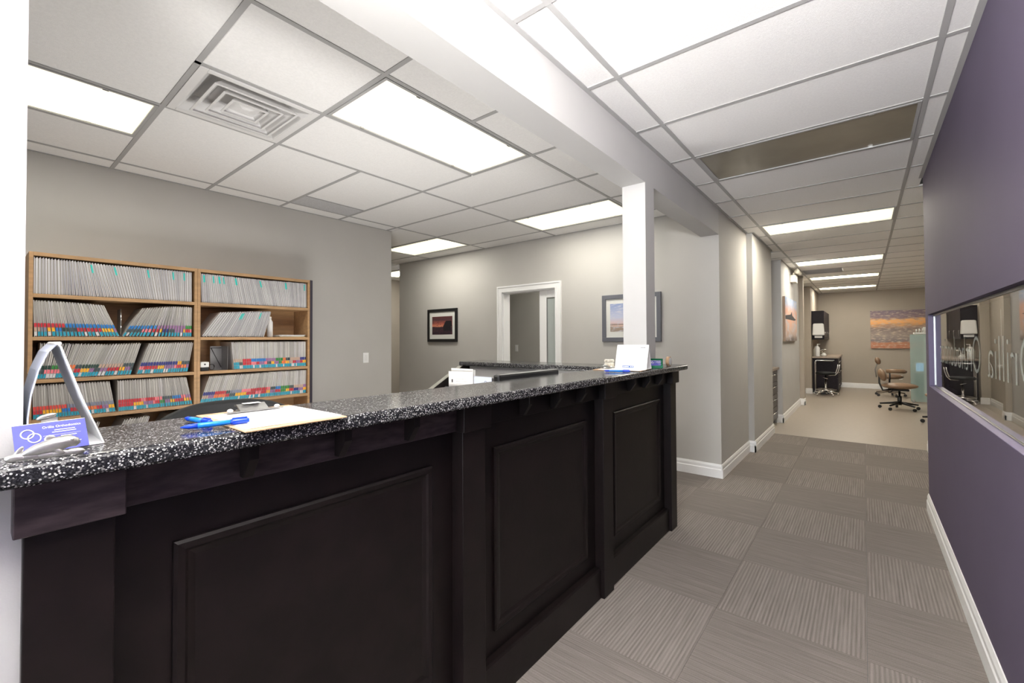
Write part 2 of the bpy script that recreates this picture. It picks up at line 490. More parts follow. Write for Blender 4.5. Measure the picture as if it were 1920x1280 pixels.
rrx(2, 4, 1); rrx(0, 1, 2); rrx(1, 2, 2); rrx(2, 4, 2)
for j in range(2, 6):
    ym = min(Y(j+1), YW)
    if j != 4: rtile(0, 2, j, j+1, ymax=ym)
    rtile(2, 4, j, j+1, ymax=ym)
    if j > 2: rrx(0, 2, j); rrx(2, 4, j)
    for i in (4, 6, 8):
        if j < 3: continue
        y0 = max(Y(j), 3.17)
        if not (j == 4 and i == 4):
            tile(X(i+2) if i < 8 else -8.1, X(i), y0, ym, ZR)
        if j > 3: rrx(i, i+2, j, xmin=None if i < 8 else -8.1)
rry(0, -7, 5, YW+TB/2); rry(2, -7, 5, YW+TB/2); rry(4, -7, 5, YW+TB/2); runner(X(6)-TB/2, X(6)+TB/2, 3.17, YW, ZR)
for j in range(-7, 4):      # strip by the file wall
    y1 = min(Y(j+1), 3.165)
    tile(-4.5, X(4), Y(j), y1, ZR)
    if j > -7: runner(-4.5, X(4)-TB/2, Y(j)-TB/2, Y(j)+TB/2, ZR)
wedge('', -4.50, -4.488, -3, 3.165, ZR); wedge('', -6.33, -1.29, 4.608, 4.62, ZR)
light_panel(X(3), X(2), Y(-3), Y(-1), ZR, M['lensR'], 'lit fluorescent panel left of the square air diffuser near the file wall')
light_panel(X(1), X(0), Y(0), Y(2), ZR, M['lensR'], 'large bright fluorescent panel beside the ceiling beam and air diffuser')
light_panel(X(2), X(0), Y(4), Y(5), ZR, M['lensR'], 'lit fluorescent panel partly hidden by the column near the doorway wall')
light_panel(X(6), X(4), Y(4), Y(5), ZR, M['lensR'], 'lit fluorescent panel past the file wall corner above the red picture')
light_panel(X(2), X(0), Y(-5), Y(-4), ZR, M['lensR'], 'lit fluorescent panel over the near end of the reception desk') if False else None
# pressed square diffuser
def air_diffuser():
    t = thing('air_diffuser', 'square white metal air diffuser with nested cones in reception ceiling', 'air vent', ((X(1)+X(2))/2, (Y(-1)+Y(0))/2, ZR))
    def ring(a0, z0, a1, z1, th=.004):
        m = MB()
        p = [(-1, -1), (1, -1), (1, 1), (-1, 1)]
        vs = [(x*a0, y*a0, z0) for x, y in p] + [(x*a1, y*a1, z1) for x, y in p] + \
             [(x*(a0-th), y*(a0-th), z0+th*.2) for x, y in p] + [(x*(a1-th), y*(a1-th), z1+th*.2) for x, y in p]
        fs = []
        for k in range(4):
            k2 = (k+1) % 4
            fs += [(k, k2, 4+k2, 4+k), (8+k2, 8+k, 12+k, 12+k2), (k2, k, 8+k, 8+k2), (4+k, 4+k2, 12+k2, 12+k)]
        m._add(vs, fs); return m
    m = MB(); a, b = .293, .255
    m.box(-a, a, -a, -b, -.004, 0); m.box(-a, a, b, a, -.004, 0); m.box(-a, -b, -b, b, -.004, 0); m.box(b, a, -b, b, -.004, 0)
    m.build('outer_frame', M['diff'], t, .002)
    ring(.256, -.002, .19, .075).build('outer_throat', M['diff'], t)
    for k, (s, zz) in enumerate(((.208, -.012), (.150, -.010), (.092, -.008))):
        o = ring(s, zz, s-.052, zz+.055)
        o.box(-s, s, -s, -s+.012, zz-.003, zz); o.box(-s, s, s-.012, s, zz-.003, zz); o.box(-s, -s+.012, -s+.012, s-.012, zz-.003, zz); o.box(s-.012, s, -s+.012, s-.012, zz-.003, zz)
        o.build('cone', M['diff'], t)
    m = MB(); m._add([(-.07, -.07, .012), (.07, -.07, .012), (.07, .07, .012), (-.07, .07, .012), (-.02, -.02, -.006), (.02, -.02, -.006), (.02, .02, -.006), (-.02, .02, -.006)],
                     [(3, 2, 1, 0), (0, 1, 5, 4), (1, 2, 6, 5), (2, 3, 7, 6), (3, 0, 4, 7), (4, 5, 6, 7)])
    m.build('centre_plate', M['diff'], t)
    MB().box(-.20, .20, -.20, .20, .072, .076).build('duct_plate', M['diff'], t); MB().box(-.05, .06, .0, .09, .070, .0722).build('duct_opening', mat('hole_shade', (.05, .03, .022), .7), t)  # dark brown plate stands in for the hole, its shade in the colour
    for s in (-1, 1):
        MB().tube([(s*.05, .24, .02), (s*.03, .12, .03), (s*.03, .03, .015)], .004, 6).build('bracket', M['steel'], t)
M['diff'] = mat('painted_metal', (.74, .73, .72), .35)
air_diffuser()
v = thing('return_vent', 'perforated grey return strip set in reception ceiling beside the file wall', 'air vent', ((-3.985+X(4))/2, (Y(1)+Y(2))/2, ZR))
hw = (-3.985-X(4))/2-.006
MB().box(-hw, hw, -.292, .292, .002, .010).build('perforated_plate', M['grille'], v)
MB().box(hw-.002, hw+.004, -.292, .292, -.002, .008).build('edge_strip', M['tbar'], v)

# ---- walls
wl = struct(box('wall_left', M['wall'], None, -1.25, -1.124, 4.62, 5.92, 0, ZH))
box('wall_jog', M['wall'], wl, -1.25, -1.06, 5.92, 7.30, 0, ZH)
box('niche_wall', M['wall'], wl, -1.72, -1.66, 7.30, 8.25, 0, ZH)
box('wall_return', M['wallwhite'], wl, -1.72, -1.06, 8.25, 10.70, 0, ZH)
box('wall_pillar', M['wallbeige'], wl, -1.3, -.985, 10.70, 10.88, 0, ZH)
box('window_wall', M['wallbeige'], wl, -1.30, -1.18, 10.88, 13.0, 0, ZH)
box('wall_end', M['wallbeige'], wl, -1.30, -1.04, 13.0, 15.25, 0, ZH)
beam = box('ceiling_beam', M['wallwhite'], wl, -1.295, -1.124, .057, 4.62, 2.42, 2.79)
box('column', M['wallwhite'], wl, -1.287, -1.124, 2.76, 2.912, 1.1905, 2.42)
struct(box('wall_left_near', M['wallwhite'], None, -1.295, -1.124, -3.5, .057, 0, 2.79))
struct(box('wall_reception_left', M['wall'], None, -4.62, -4.5, -3.0, 3.165, 0, 2.80))
wc = struct(box('wall_corridor', M['wallbeige'], None, -8.2, -8.08, 2.6, 7.5, 0, 2.80))
struct(box('wall_reception_near', M['wall'], None, -4.62, -1.295, -3.12, -3.0, 0, 2.80))
wn_ = struct(box('wall_near', M['wall'], None, -1.3, .39, -3.6, -3.5, 0, .35)); box('window_head', M['wall'], wn_, -1.3, .39, -3.6, -3.5, 2.35, 2.79)
# corridor beyond the file wall corner: a white door frame with lit transom light
wb = struct(MB().box(-6.33, -4.05, 4.62, 4.74, 0, 2.80).box(-2.995, -1.25, 4.62, 4.74, 0, 2.80).box(-4.05, -2.995, 4.62, 4.74, 2.12, 2.80).build('wall_back', M['wall'], None))
struct(box('wall_corridor_side', M['wallbeige'], None, -8.2, -4.62, 2.48, 2.6, 0, 2.80))
box('corridor_end', M['wallbeige'], wc, -8.2, -6.33, 6.3, 6.42, 0, 2.80)
# small room behind the doorway
sr = struct(box('wall_side_room', M['wall'], None, -5.4, -1.9, 6.05, 6.15, 0, 2.6))
box('side_room_left', M['wall'], sr, -5.5, -5.4, 4.74, 6.15, 0, 2.6); box('side_room_right', M['wall'], sr, -1.9, -1.8, 4.74, 6.15, 0, 2.6)
box('side_room_ceiling', M['wallwhite'], sr, -5.5, -1.8, 4.74, 6.15, 2.6, 2.66)
light_panel(-3.9, -2.7, 5.3, 5.9, 2.6-.012, M['lensR'], 'added unseen fill panel in the side room behind the sliding door')  # no fixture in view here; panel added to brighten the side room
# purple wall with a long window opening
wr = MB()
WY0, WY1, WZ0, WZ1 = .6, 4.60, 1.006, 1.557
wr.box(.39, .51, -3.5, 4.76, 0, WZ0); wr.box(.39, .51, -3.5, 4.76, WZ1, ZH)
wr.box(.39, .51, -3.5, WY0, WZ0, WZ1); wr.box(.39, .51, WY1, 4.76, WZ0, WZ1)
wr = struct(wr.build('wall_right', M['purple'], None))
box('wall_right_return', M['wall'], wr, .51, 3.3, 4.64, 4.76, 0, ZH)
box('wall_right_beyond', M['wall'], wr, .60, .72, 6.6, 7.24, 0, ZH)
box('wall_room_side', M['wallbeige'], wr, 3.3, 3.4, 4.76, 15.4, 0, 2.80)
# dark office behind the window
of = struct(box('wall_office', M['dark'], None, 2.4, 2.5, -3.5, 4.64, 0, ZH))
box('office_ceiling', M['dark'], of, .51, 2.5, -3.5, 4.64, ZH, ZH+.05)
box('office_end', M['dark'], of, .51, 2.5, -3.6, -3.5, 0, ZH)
struct(box('wall_far', M['wallbeige'], None, -1.3, 3.4, 15.25, 15.40, 0, 2.80))

# window in purple wall
wn = struct(empty('window_1', (.425, 0, 0)))
GX = .425
fr = MB()
fr.box(-.004, .010, WY0, WY1, WZ0, WZ0+.006); fr.box(-.004, .010, WY0, WY1, WZ1-.012, WZ1)
fr.box(-.004, .010, WY1-.010, WY1, WZ0+.012, WZ1-.012); fr.box(-.004, .010, WY0, WY0+.010, WZ0+.012, WZ1-.012)
fr.build('window_frame', M['steel'], wn)
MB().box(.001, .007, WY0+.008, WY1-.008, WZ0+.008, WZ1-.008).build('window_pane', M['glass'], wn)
def textmesh(s, size=1, offset=0, extrude=0.0):
    cu = bpy.data.curves.new('t', 'FONT'); cu.body = s; cu.size = size; cu.offset = offset; cu.extrude = extrude; cu.resolution_u = 3
    o = bpy.data.objects.new('t', cu); COL.objects.link(o)
    dg = bpy.context.evaluated_depsgraph_get(); dg.update()
    me = bpy.data.meshes.new_from_object(o.evaluated_get(dg))
    bpy.data.objects.remove(o); bpy.data.curves.remove(cu)
    return me
def textobj(name, s, m, parent, M4, w=None, h=None, offset=0):
    """text fitted to width w (and height scale h as size), baseline-left at origin of M4, local X right, local Y up"""
    me = textmesh(s, 1, offset)
    xs = [v.co.x for v in me.vertices]; x0, x1 = min(xs), max(xs)
    k = w/(x1-x0)
    for v_ in me.vertices:
        v_.co.x = (v_.co.x-x0)*k; v_.co.y *= h
    me.materials.clear(); me.materials.append(m); me.name = name
    o = bpy.data.objects.new(name, me); COL.objects.link(o); o.parent = parent
    o.matrix_local = M4
    return o
def frame4(o, xdir, ydir):
    x = Vector(xdir).normalized(); y = Vector(ydir).normalized(); z = x.cross(y)
    m = Matrix((x, y, z)).transposed().to_4x4(); m.translation = Vector(o); return m
textobj('etched_lettering', 'Orillia', M['frost'], wn, frame4((-.0012, 2.05, 1.205), (0, 1, 0), (0, 0, 1)), .72, .27, -.014)
textobj('etched_lettering', 'Orthodontics', M['frost'], wn, frame4((-.0012, 2.92, 1.205), (0, 1, 0), (0, 0, 1)), 1.36, .27, -.014)
# window reveals, part of the wall; their light is painted as lighter purple
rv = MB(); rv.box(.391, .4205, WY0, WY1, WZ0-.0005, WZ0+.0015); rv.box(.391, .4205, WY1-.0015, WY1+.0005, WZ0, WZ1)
rv.build('window_reveal', M['purple_lit'], wr)

# ---- baseboards
def base_profile(h=.135, d=.016):
    return [(0, 0), (d, 0), (d, h*.60), (d*.72, h*.66), (d*.72, h*.84), (d*.3, h), (0, h)]
def baseboard(name, runs, parent=None, m=None):
    """runs: (axis, fixed, a0, a1, sign): board on a wall face; axis 'y' = runs along y on face x=fixed, growing to sign"""
    mb = MB()
    for ax, fx, a0, a1, sg in runs:
        pr = [(fx+sg*p, q) for p, q in base_profile()]
        if ax == 'y':
            mb.prism(pr, 'y', a0, a1)
        else:
            mb.prism(pr, 'x', a0, a1)
    o = mb.build(name, m or M['trim'], parent)
    return o
# prism along y expects (x,z); along x expects (y,z)
struct(baseboard('baseboard_left', [('y', -1.124, 4.604, 5.92, 1), ('x', 5.92, -1.124, -1.044, -1), ('y', -1.06, 5.904, 7.316, 1),
      ('x', 8.25, -1.62, -1.044, -1), ('y', -1.06, 8.234, 10.70, 1), ('x', 10.70, -1.06, -.969, -1), ('y', -.985, 10.684, 10.88, 1), ('x', 13.0, -1.16, -1.024, -1), ('y', -1.18, 10.88, 13.0, 1)]))
struct(baseboard('baseboard_back', [('x', 4.62, -6.33, -4.06, -1), ('x', 4.62, -2.985, -1.124, -1)]))
struct(baseboard('baseboard_right', [('y', .39, -3.5, 4.76, -1), ('y', .60, 6.6, 7.256, -1), ('x', 6.6, .6, .72, -1)]))
struct(baseboard('baseboard_far', [('x', 15.25, -1.04, 3.3, -1)]))

# ---- doorway in the back wall with a sliding door
d1 = struct(empty('door_1', (0, 4.62, 0)))
def casing(parent, x0, x1, zt, y, w=.085, mm=None):
    m = MB()
    m.box(x0, x0+w, y-.018, y, 0, zt-w); m.box(x1-w, x1, y-.018, y, 0, zt-w); m.box(x0, x1, y-.018, y, zt-w, zt)
    m.box(x0, x0+.02, y-.026, y-.018, 0, zt-.02); m.box(x1-.02, x1, y-.026, y-.018, 0, zt-.02); m.box(x0, x1, y-.026, y-.018, zt-.02, zt)
    m.box(x0+w-.014, x0+w, y-.023, y-.018, 0, zt-w+.014); m.box(x1-w, x1-w+.014, y-.023, y-.018, 0, zt-w+.014); m.box(x0+w, x1-w, y-.023, y-.018, zt-w, zt-w+.014)
    return m.build('door_casing', mm or M['trim'], parent)
casing(d1, -4.055, -2.99, 2.125, 0)
m = MB(); m.box(-3.97, -3.955, 0, .14, 0, 2.04); m.box(-3.09, -3.075, 0, .14, 0, 2.04); m.box(-3.97, -3.075, 0, .14, 2.025, 2.04); m.build('door_jamb', M['trim'], d1)
m = MB(); xa, xb = -3.37, -3.0
m.box(xa, xa+.11, .05, .085, .01, 2.03); m.box(xa+.11, xb, .05, .085, 1.93, 2.03); m.box(xa+.11, xb, .05, .085, .01, .25)
ds = m.build('sliding_door', M['trim'], d1, .003)
box('door_glass', M['frostglass'], ds, xa+.11, xb, .062, .072, .25, 1.93)
m = MB(); m.box(xa+.11, xa+.122, .056, .080, .25, 1.93); m.box(xa+.122, xb, .056, .080, 1.918, 1.93); m.build('glazing_bead', M['steel'], ds)

# far corridor door frame glimpsed at the corner
d2 = struct(empty('door_2', (-7.0, 6.3, 0)))
casing(d2, -.90, .30, 2.22, 0, .10, M['offwhite'])
box('door_panel', M['wallbeige'], d2, -.80, .20, -.010, -.002, 0, 2.12)
light_panel(-7.66, -6.44, 4.95, 5.55, ZR-.012, M['lensR'], 'bright panel light glimpsed in the corridor past the file wall')
box('corridor_ceiling', M['tile'], wc, -8.1, -6.33, 4.63, 6.3, ZR+.001, ZR+.04)

# white window on the recessed wall near the far room
w2 = struct(empty('window_2', (-1.18, 11.35, 0)))
m = MB(); m.box(0, .05, -.42, -.34, .87, 1.90); m.box(0, .05, .34, .42, .87, 1.90); m.box(0, .05, -.34, .34, 1.82, 1.90); m.box(0, .03, -.34, .34, 1.35, 1.39); m.build('window_frame', M['trim'], w2, .004)
MB().box(0, .10, -.46, .46, .83, .87).build('window_sill', M['trim'], w2, .004)
MB().box(.005, .010, -.34, .34, .87, 1.35).build('window_pane', M['frostglass'], w2); MB().box(.005, .010, -.34, .34, 1.39, 1.82).build('window_pane', M['frostglass'], w2)

# ================================================================== RECEPTION COUNTER
SLAB_T, SLAB_B = 1.190, 1.153
def reception_counter():
    t = thing('reception_counter', 'dark espresso panelled reception counter with square posts and corbels', 'counter', (0, 0, 0))
    box('core_panel', M['wood'], t, -1.22, -1.154, .03, 3.225, 0, SLAB_B)
    PC = [.114, 1.122, 2.157, 3.188]
    for yc in PC:
        hw = .057
        box('post', M['wood'], t, -1.154, -1.10, yc-hw, yc+hw, 0, 1.06, .002)
        box('post_cap', M['woodcap'] if yc < .5 else M['wood'], t, -1.154, -1.08, yc-hw-.012, yc+hw+.012, 1.06, SLAB_B, .002)
    for a, b in zip(PC[:-1], PC[1:]):
        y0, y1 = a+.057, b-.057
        MB().prism([(-1.154, 0), (-1.12, 0), (-1.12, .150), (-1.126, .158), (-1.154, .158)], 'y', y0, y1).build('plinth', M['wood'], t)
        box('frieze', M['woodcap'] if a < .5 else M['wood'], t, -1.154, -1.118, a+.069, b-.069, 1.062, SLAB_B, .0015)
        p0, p1, z0, z1 = y0+.098, y1-.098, .245, .958
        # picture-frame moulding round the raised panel, mitred
        pan = box('panel', M['wood'], t, -1.154, -1.150, p0+.03, p1-.03, z0+.03, z1-.03)
        prof = [(0, 0), (0, .010), (.006, .015), (.020, .013), (.026, .008), (.040, .004), (.040, 0)]   # (inset, depth)
        c = [(p0, z0), (p1, z0), (p1, z1), (p0, z1)]; sgn = [(1, 1), (-1, 1), (-1, -1), (1, -1)]
        for k in range(4):
            k2 = (k+1) % 4; m = MB(); vs = []
            for kk in (k, k2):
                for d, h in prof: vs.append((-1.154+h, c[kk][0]+sgn[kk][0]*d, c[kk][1]+sgn[kk][1]*d))
            n = len(prof)
            fs = [(i, i+1, n+i+1, n+i) for i in range(n-1)]
            m._add(vs, fs + [tuple(range(n)), tuple(range(2*n-1, n-1, -1))]); m.build('moulding', M['wood'], pan)
        for yc in ((a+b)/2-.225, (a+b)/2, (a+b)/2+.225):
            MB().prism([(-1.118, SLAB_B), (-1.066, SLAB_B), (-1.066, 1.117), (-1.098, 1.072), (-1.118, 1.072)], 'y', yc-.0105, yc+.0105).build('corbel', M['wood'], t, .0008)
    # desk side: pale inner lining, return wing under the far slab, sloped end panel, worktop
    box('inner_lining', M['wallwhite'], t, -1.232, -1.22, .10, 2.72, .0, SLAB_B)
    box('return_wall', M['wallwhite'], t, -2.76, -1.30, 2.76, 2.95, 0, SLAB_B)
    MB().prism([(2.95, 0), (2.95, SLAB_B), (2.70, SLAB_B), (2.66, SLAB_B-.005), (1.86, .742), (1.86, 0)], 'x', -2.80, -2.76).build('sloped_end_panel', M['wood'], t)
    e = MB(); e.prism([(2.66, SLAB_B-.004), (2.657, SLAB_B-.001), (1.857, .745), (1.86, .742)], 'x', -2.802, -2.758); e.build('edge_band', mat('edge_band', (.30, .29, .25), .5), t)
    box('desk_worktop', M['wallwhite'], t, -1.95, -1.232, .10, 2.76, .712, .74)
    box('desk_return_worktop', M['wallwhite'], t, -2.76, -1.95, 2.1, 2.76, .712, .74)
    box('desk_leg_panel', M['wallwhite'], t, -1.95, -1.25, .10, .13, 0, .712)
reception_counter()
slab = MB().prism([(-1.025, -.30), (-1.025, 3.295), (-1.31, 3.295), (-1.31, 3.02), (-2.84, 3.02), (-2.84, 2.70), (-1.345, 2.70), (-1.345, .059), (-1.1225, .059), (-1.1225, -.30)], 'z', SLAB_B, SLAB_T)
slab = slab.build('countertop', M['granite'], None, .011, 4)
tag(slab, 'glossy black speckled stone countertop on the dark reception counter', 'countertop')

# ================================================================== BOOKCASES AND FILES
FX, BX = -4.20, -4.497
SH = [.045, .325, .602, .878, 1.137, 1.415, 1.695]     # shelf tops
BT = .024
def bookcase(y0, y1, label):
    t = thing('bookcase', label, 'bookcase', (0, 0, 0), 0, 'oak bookcases against the file wall')
    box('side_panel', M['oak'], t, BX, FX, y0, y0+.020, 0, 1.965, .001)
    box('side_panel', M['oak'], t, BX, FX, y1-.020, y1, 0, 1.965, .001)
    box('top_board', M['oak'], t, BX, FX, y0+.020, y1-.020, 1.965-BT, 1.965, .001)
    for z in SH: box('shelf', M['oak'], t, BX, FX, y0+.020, y1-.020, z-BT, z, .001)
    box('back_panel', M['oak'], t, BX, BX+.006, y0+.02, y1-.02, .045, 1.94)
    return t
UA = (.228, 1.129); UB = (1.130, 2.032)
bookcase(*UA, 'oak file bookcase unit farther from the light switch')
t = bookcase(*UB, 'oak file bookcase unit nearer the light switch with a dark side')
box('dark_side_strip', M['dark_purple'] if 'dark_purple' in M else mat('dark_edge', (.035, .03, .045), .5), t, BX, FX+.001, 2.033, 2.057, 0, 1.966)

COLS = {'r': (190, 30, 45), 'b': (20, 115, 190), 'y': (240, 175, 30), 'c': (25, 150, 175), 'p': (150, 105, 150), 'g': (45, 130, 55),
        'd': (55, 70, 75), 'o': (235, 120, 60), 'n': (35, 40, 120), 'k': (235, 120, 130), 's': (125, 130, 150), 'm': (190, 160, 140), 'w': (205, 205, 205), 'e': (30, 60, 50), 't': (215, 70, 60)}
LM = {k: mat('label_'+k, lin(*v), .5) for k, v in COLS.items()}
FM = [noisy('folder_%d' % i, c, .05, 20, .8) for i, c in enumerate(((.60, .58, .54), (.52, .50, .47), (.66, .64, .60), (.44, .42, .40), (.63, .61, .61)))]
FMW = [noisy('folder_white_%d' % i, c, .04, 20, .75) for i, c in enumerate(((.62, .61, .63), (.70, .69, .70), (.54, .53, .56)))]
FI = mat('folder_inner', (.30, .28, .26), .9)
FW = .270
def folder_geo(mb, t, h, ang, y, z, x, lift, inner=1, cover=0):
    """a folder: two covers and a paper block a little inset; local y thickness, z height"""
    R = rotx(ang)
    def bx(y0, y1, z0, z1, x0, x1):
        vs = [Vector((x, y, z)) + Vector((0, 0, lift)) + R @ Vector((xx, yy, zz)) for zz in (z0, z1) for yy in (y0, y1) for xx in (x0, x1)]
        mb._add(vs, [(0,2,3,1),(4,5,7,6),(0,1,5,4),(2,6,7,3),(0,4,6,2),(1,3,7,5)])
    mb.mi = cover
    bx(0, t*.26, 0, h, -FW, 0); bx(t*.74, t, 0, h*.985, -FW, -.002)
    mb.mi = inner
    bx(t*.26, t*.74, .002, h*.965, -FW, -.004)
TS = [.0105, .012, .0135, .015]
FMESH = {}
def folder_mesh(ti, ci, white):
    k = (ti, ci, white)
    if k not in FMESH:
        mb = MB(); folder_geo(mb, TS[ti], .238, 0, 0, 0, 0, 0)
        FMESH[k] = mb.mesh('file_folder', [(FMW if white else FM)[ci], FI])
    return FMESH[k]
LMESH = {}
def label_mesh(ti):
    if ti not in LMESH:
        mb = MB(); t = TS[ti]
        for k, (a, b) in enumerate(((.006, .032), (.035, .060), (.062, .088))):
            mb.mi = k; mb.box(0.0002, .0011, t*.06, t*.94, a, b)
        LMESH[ti] = mb.mesh('index_label', [LM['c'], LM['r'], LM['b']])
    return LMESH[ti]
CN = dict(r='red', b='blue', y='yellow', c='teal', p='mauve', g='green', d='slate', o='orange', n='navy', k='pink', s='grey', m='tan', w='white', e='black', t='scarlet')
TABM = MB().box(.0002, .0014, .001, .0095, .165, .222).mesh('index_tab', M['teal'])
def seq(s, n):
    """string of colour letters stretched over n folders"""
    return [s[min(len(s)-1, int(i*len(s)/n))] for i in range(n)]
def interp(pts, u):
    for (a, va), (b, vb) in zip(pts[:-1], pts[1:]):
        if u <= b: return va + (vb-va)*(u-a)/(b-a)
    return pts[-1][1]
def row(y0, y1, z, lean, rnd):
    """list of (thickness index, angle, y, lift); lean: list of (u, angle), + leans the top towards -Y"""
    out = []; y = y0+.002
    prev = None
    a0 = interp(lean, 0)
    if a0 > 0: y += .238*math.sin(a0)
    while True:
        u = (y-y0)/(y1-y0); a = interp(lean, min(1, max(0, u)))
        ti = rnd.choice((0, 1, 1, 2, 2, 3)); t = TS[ti]
        if prev is not None and a > prev: y += (a-prev)*.250
        if prev is not None and a < 0: y += t*math.sin(a)**2/math.cos(a)
        end = y + t*math.cos(a) + (.238*math.sin(-a) if a < 0 else 0)
        if end > y1-.001: break
        out.append((ti, a, y, (t*math.sin(-a) if a < 0 else 0)+.0008))
        y += (t/math.cos(a) if a >= 0 else t*math.cos(a))+.0005; prev = a
    return out
rnd = random.Random(3)
NF = 0
def place_row(y0, y1, z, lean, label, group, top, mid, white=False, tabs=0):
    hs = .94 if z == SH[3] else 1
    global NF
    rs = row(y0, y1, z, lean, rnd); n = len(rs); NF += n
    ts, ms = seq(top, n) if top else None, seq(mid, n) if mid else None
    tabset = set(rnd.sample(range(n), tabs)) if tabs else set()
    for i, (ti, a, y, lf) in enumerate(rs):
        o = bpy.data.objects.new('file_folder', folder_mesh(ti, rnd.randrange(3 if white else 5), white)); COL.objects.link(o)
        o.location = (FX-.008-rnd.random()*.006, y, z+lf); o.rotation_euler = (a, 0, 0); o.scale = (1, 1, hs)
        if top: lab = 'file folder labelled %s over %s, %s' % (CN[ts[i]], CN[ms[i]], label)
        else: lab = 'grey file folder %s, %s' % ('with teal tab' if i in tabset else 'without tab', label)
        tag(o, lab, 'file folder', group)
        if top:
            l = bpy.data.objects.new('index_label', label_mesh(ti)); COL.objects.link(l); l.parent = o
            for s_, c in zip(l.material_slots, (('c' if rnd.random() < .8 else 'w'), ms[i], ts[i])):
                s_.link = 'OBJECT'; s_.material = LM[c]
        if i in tabset:
            l = bpy.data.objects.new('index_tab', TABM); COL.objects.link(l); l.parent = o
STUFF = MB(); STM = FM + [FI] + FMW + [LM[k] for k in COLS] + [M['teal']]
LIDX = {k: 9+i for i, k in enumerate(COLS)}
def stuff_row(y0, y1, z, lean, top, mid, white=False, tabs=0, h=.238):
    rs = row(y0, y1, z, lean, rnd); n = len(rs)
    ts, ms = seq(top, n) if top else None, seq(mid, n) if mid else None
    tabset = set(rnd.sample(range(n), tabs)) if tabs else set()
    for i, (ti, a, y, lf) in enumerate(rs):
        t = TS[ti]; x = FX-.008-rnd.random()*.006
        folder_geo(STUFF, t, h*rnd.uniform(.985, 1), a, y, z, x, lf, 5, (6+rnd.randrange(3)) if white else rnd.randrange(5))
        R = rotx(a)
        def plate(z0, z1, mi):
            STUFF.mi = mi
            vs = [Vector((x, y, z+lf)) + R @ Vector((xx, yy, zz)) for zz in (z0, z1) for yy in (t*.06, t*.94) for xx in (.0002, .0011)]
            STUFF._add(vs, [(0,2,3,1),(4,5,7,6),(0,1,5,4),(2,6,7,3),(0,4,6,2),(1,3,7,5)])
        if top:
            plate(.006, .032, LIDX['c' if rnd.random() < .8 else 'w']); plate(.035, .060, LIDX[ms[i]]); plate(.062, .088, LIDX[ts[i]])
        if i in tabset: plate(.165, .222, 9+len(COLS))
A0, A1 = UA[0]+.021, UA[1]-.021
B0, B1 = UB[0]+.021, UB[1]-.021
mid_ = (A0+A1)/2
FL = ' in the bookcase farther from the light switch'
place_row(A0, A1, SH[6], [(0, 0), (.15, .03), (.45, .24), (.7, .16), (.9, .03), (1, 0)], 'on top shelf, bookcase away from switch', 'folders on the top shelf of the far unit', None, None, True, 5)
place_row(A0, A0+.42, SH[5], [(0, .02), (.3, .12), (.7, .28), (1, .38)], 'second shelf, left of metal bookend', 'folders left of the second-shelf bookend', 'rrrrbbbbbbb', 'msybedrrrryyp')
place_row(A0+.430, A1, SH[5], [(0, -.50), (.3, -.34), (.6, -.14), (.85, -.03), (1, 0)], 'second shelf, right of metal bookend', 'folders right of the second-shelf bookend', 'bbbbbppppppgg', 'dddkkryndppyrk')
place_row(A0+.02, A0+.545, SH[4], [(0, -.05), (.2, -.25), (.5, -.36), (.8, -.26), (1, -.20)], 'third shelf, first block, unit away from switch', 'folders on the third shelf, first block', 'eeggoodeeemmmmdd', 'dkkkmmryypdprrypd')
place_row(A0+.512, A1, SH[4], [(0, -.30), (.4, -.24), (1, -.13)], 'third shelf, second block, unit away from switch', 'folders on the third shelf, second block', 'nnnnnnnnydd', 'krrryyppkrop')
place_row(A0, A0+.405, SH[3], [(0, .02), (.5, .10), (1, .16)], 'fourth shelf, first block, unit away from switch', 'folders on the fourth shelf, first block', 'ttttssssss', 'ryyybrrrorpy')
place_row(A0+.407, A1, SH[3], [(0, .03), (.5, .05), (.85, .15), (1, .20)], 'fourth shelf, second block, unit away from switch', 'folders on the fourth shelf, second block', 'rrrrkrrkddbbkp', 'rrryyppkrgpyrryo')
NL = ' in the bookcase nearer the light switch'
place_row(B0+.012, B0+.54, SH[5], [(0, -.58), (.5, -.40), (1, -.20)], 'leaning on the half-empty second shelf', 'leaning folders on the half-empty shelf', None, None, True, 3)
stuff_row(B0, B1, SH[6], [(0, .04), (.25, .16), (.6, .24), (.85, .08), (1, 0)], None, None, True, 8)
stuff_row(B0+.215, B1, SH[4], [(0, .12), (.2, .03), (1, .0)], 'mmrrbbbbpppggodmmmnn', 'cdrrkrpkdypgoymrpry')
stuff_row(B0, B1, SH[3], [(0, -.30), (.4, -.24), (.75, -.05), (1, -.02)], 'nnrrdsskkrrrkdbggdmmp', 'mpoordyyrrkryprgyrnpy', h=.225)
stuff_row(A0+.01, A0+.34, SH[2], [(0, -.1), (1, -.35)], None, None, False, 0, .225)
stuff_row(A0+.36, A0+.60, SH[2], [(0, -.4), (1, -.2)], None, None, False, 0, .23)
stuff_row(A0+.61, A1, SH[2], [(0, -.45), (1, -.25)], None, None, False, 0, .23)
stuff_row(B0, B0+.40, SH[2], [(0, -.2), (1, -.1)], None, None, False, 0, .23)
for z in (SH[1], SH[0]):
    stuff_row(A0, A1, z, [(0, .02), (.5, .1), (1, 0)], None, None); stuff_row(B0, B1, z, [(0, .02), (.5, .1), (1, 0)], None, None)
so = STUFF.build('file_folders', STM)
so['kind'] = 'stuff'; tag(so, 'packed rows of file folders filling the remaining shelves of both oak bookcases', 'file folders')
print('individual folders', NF)

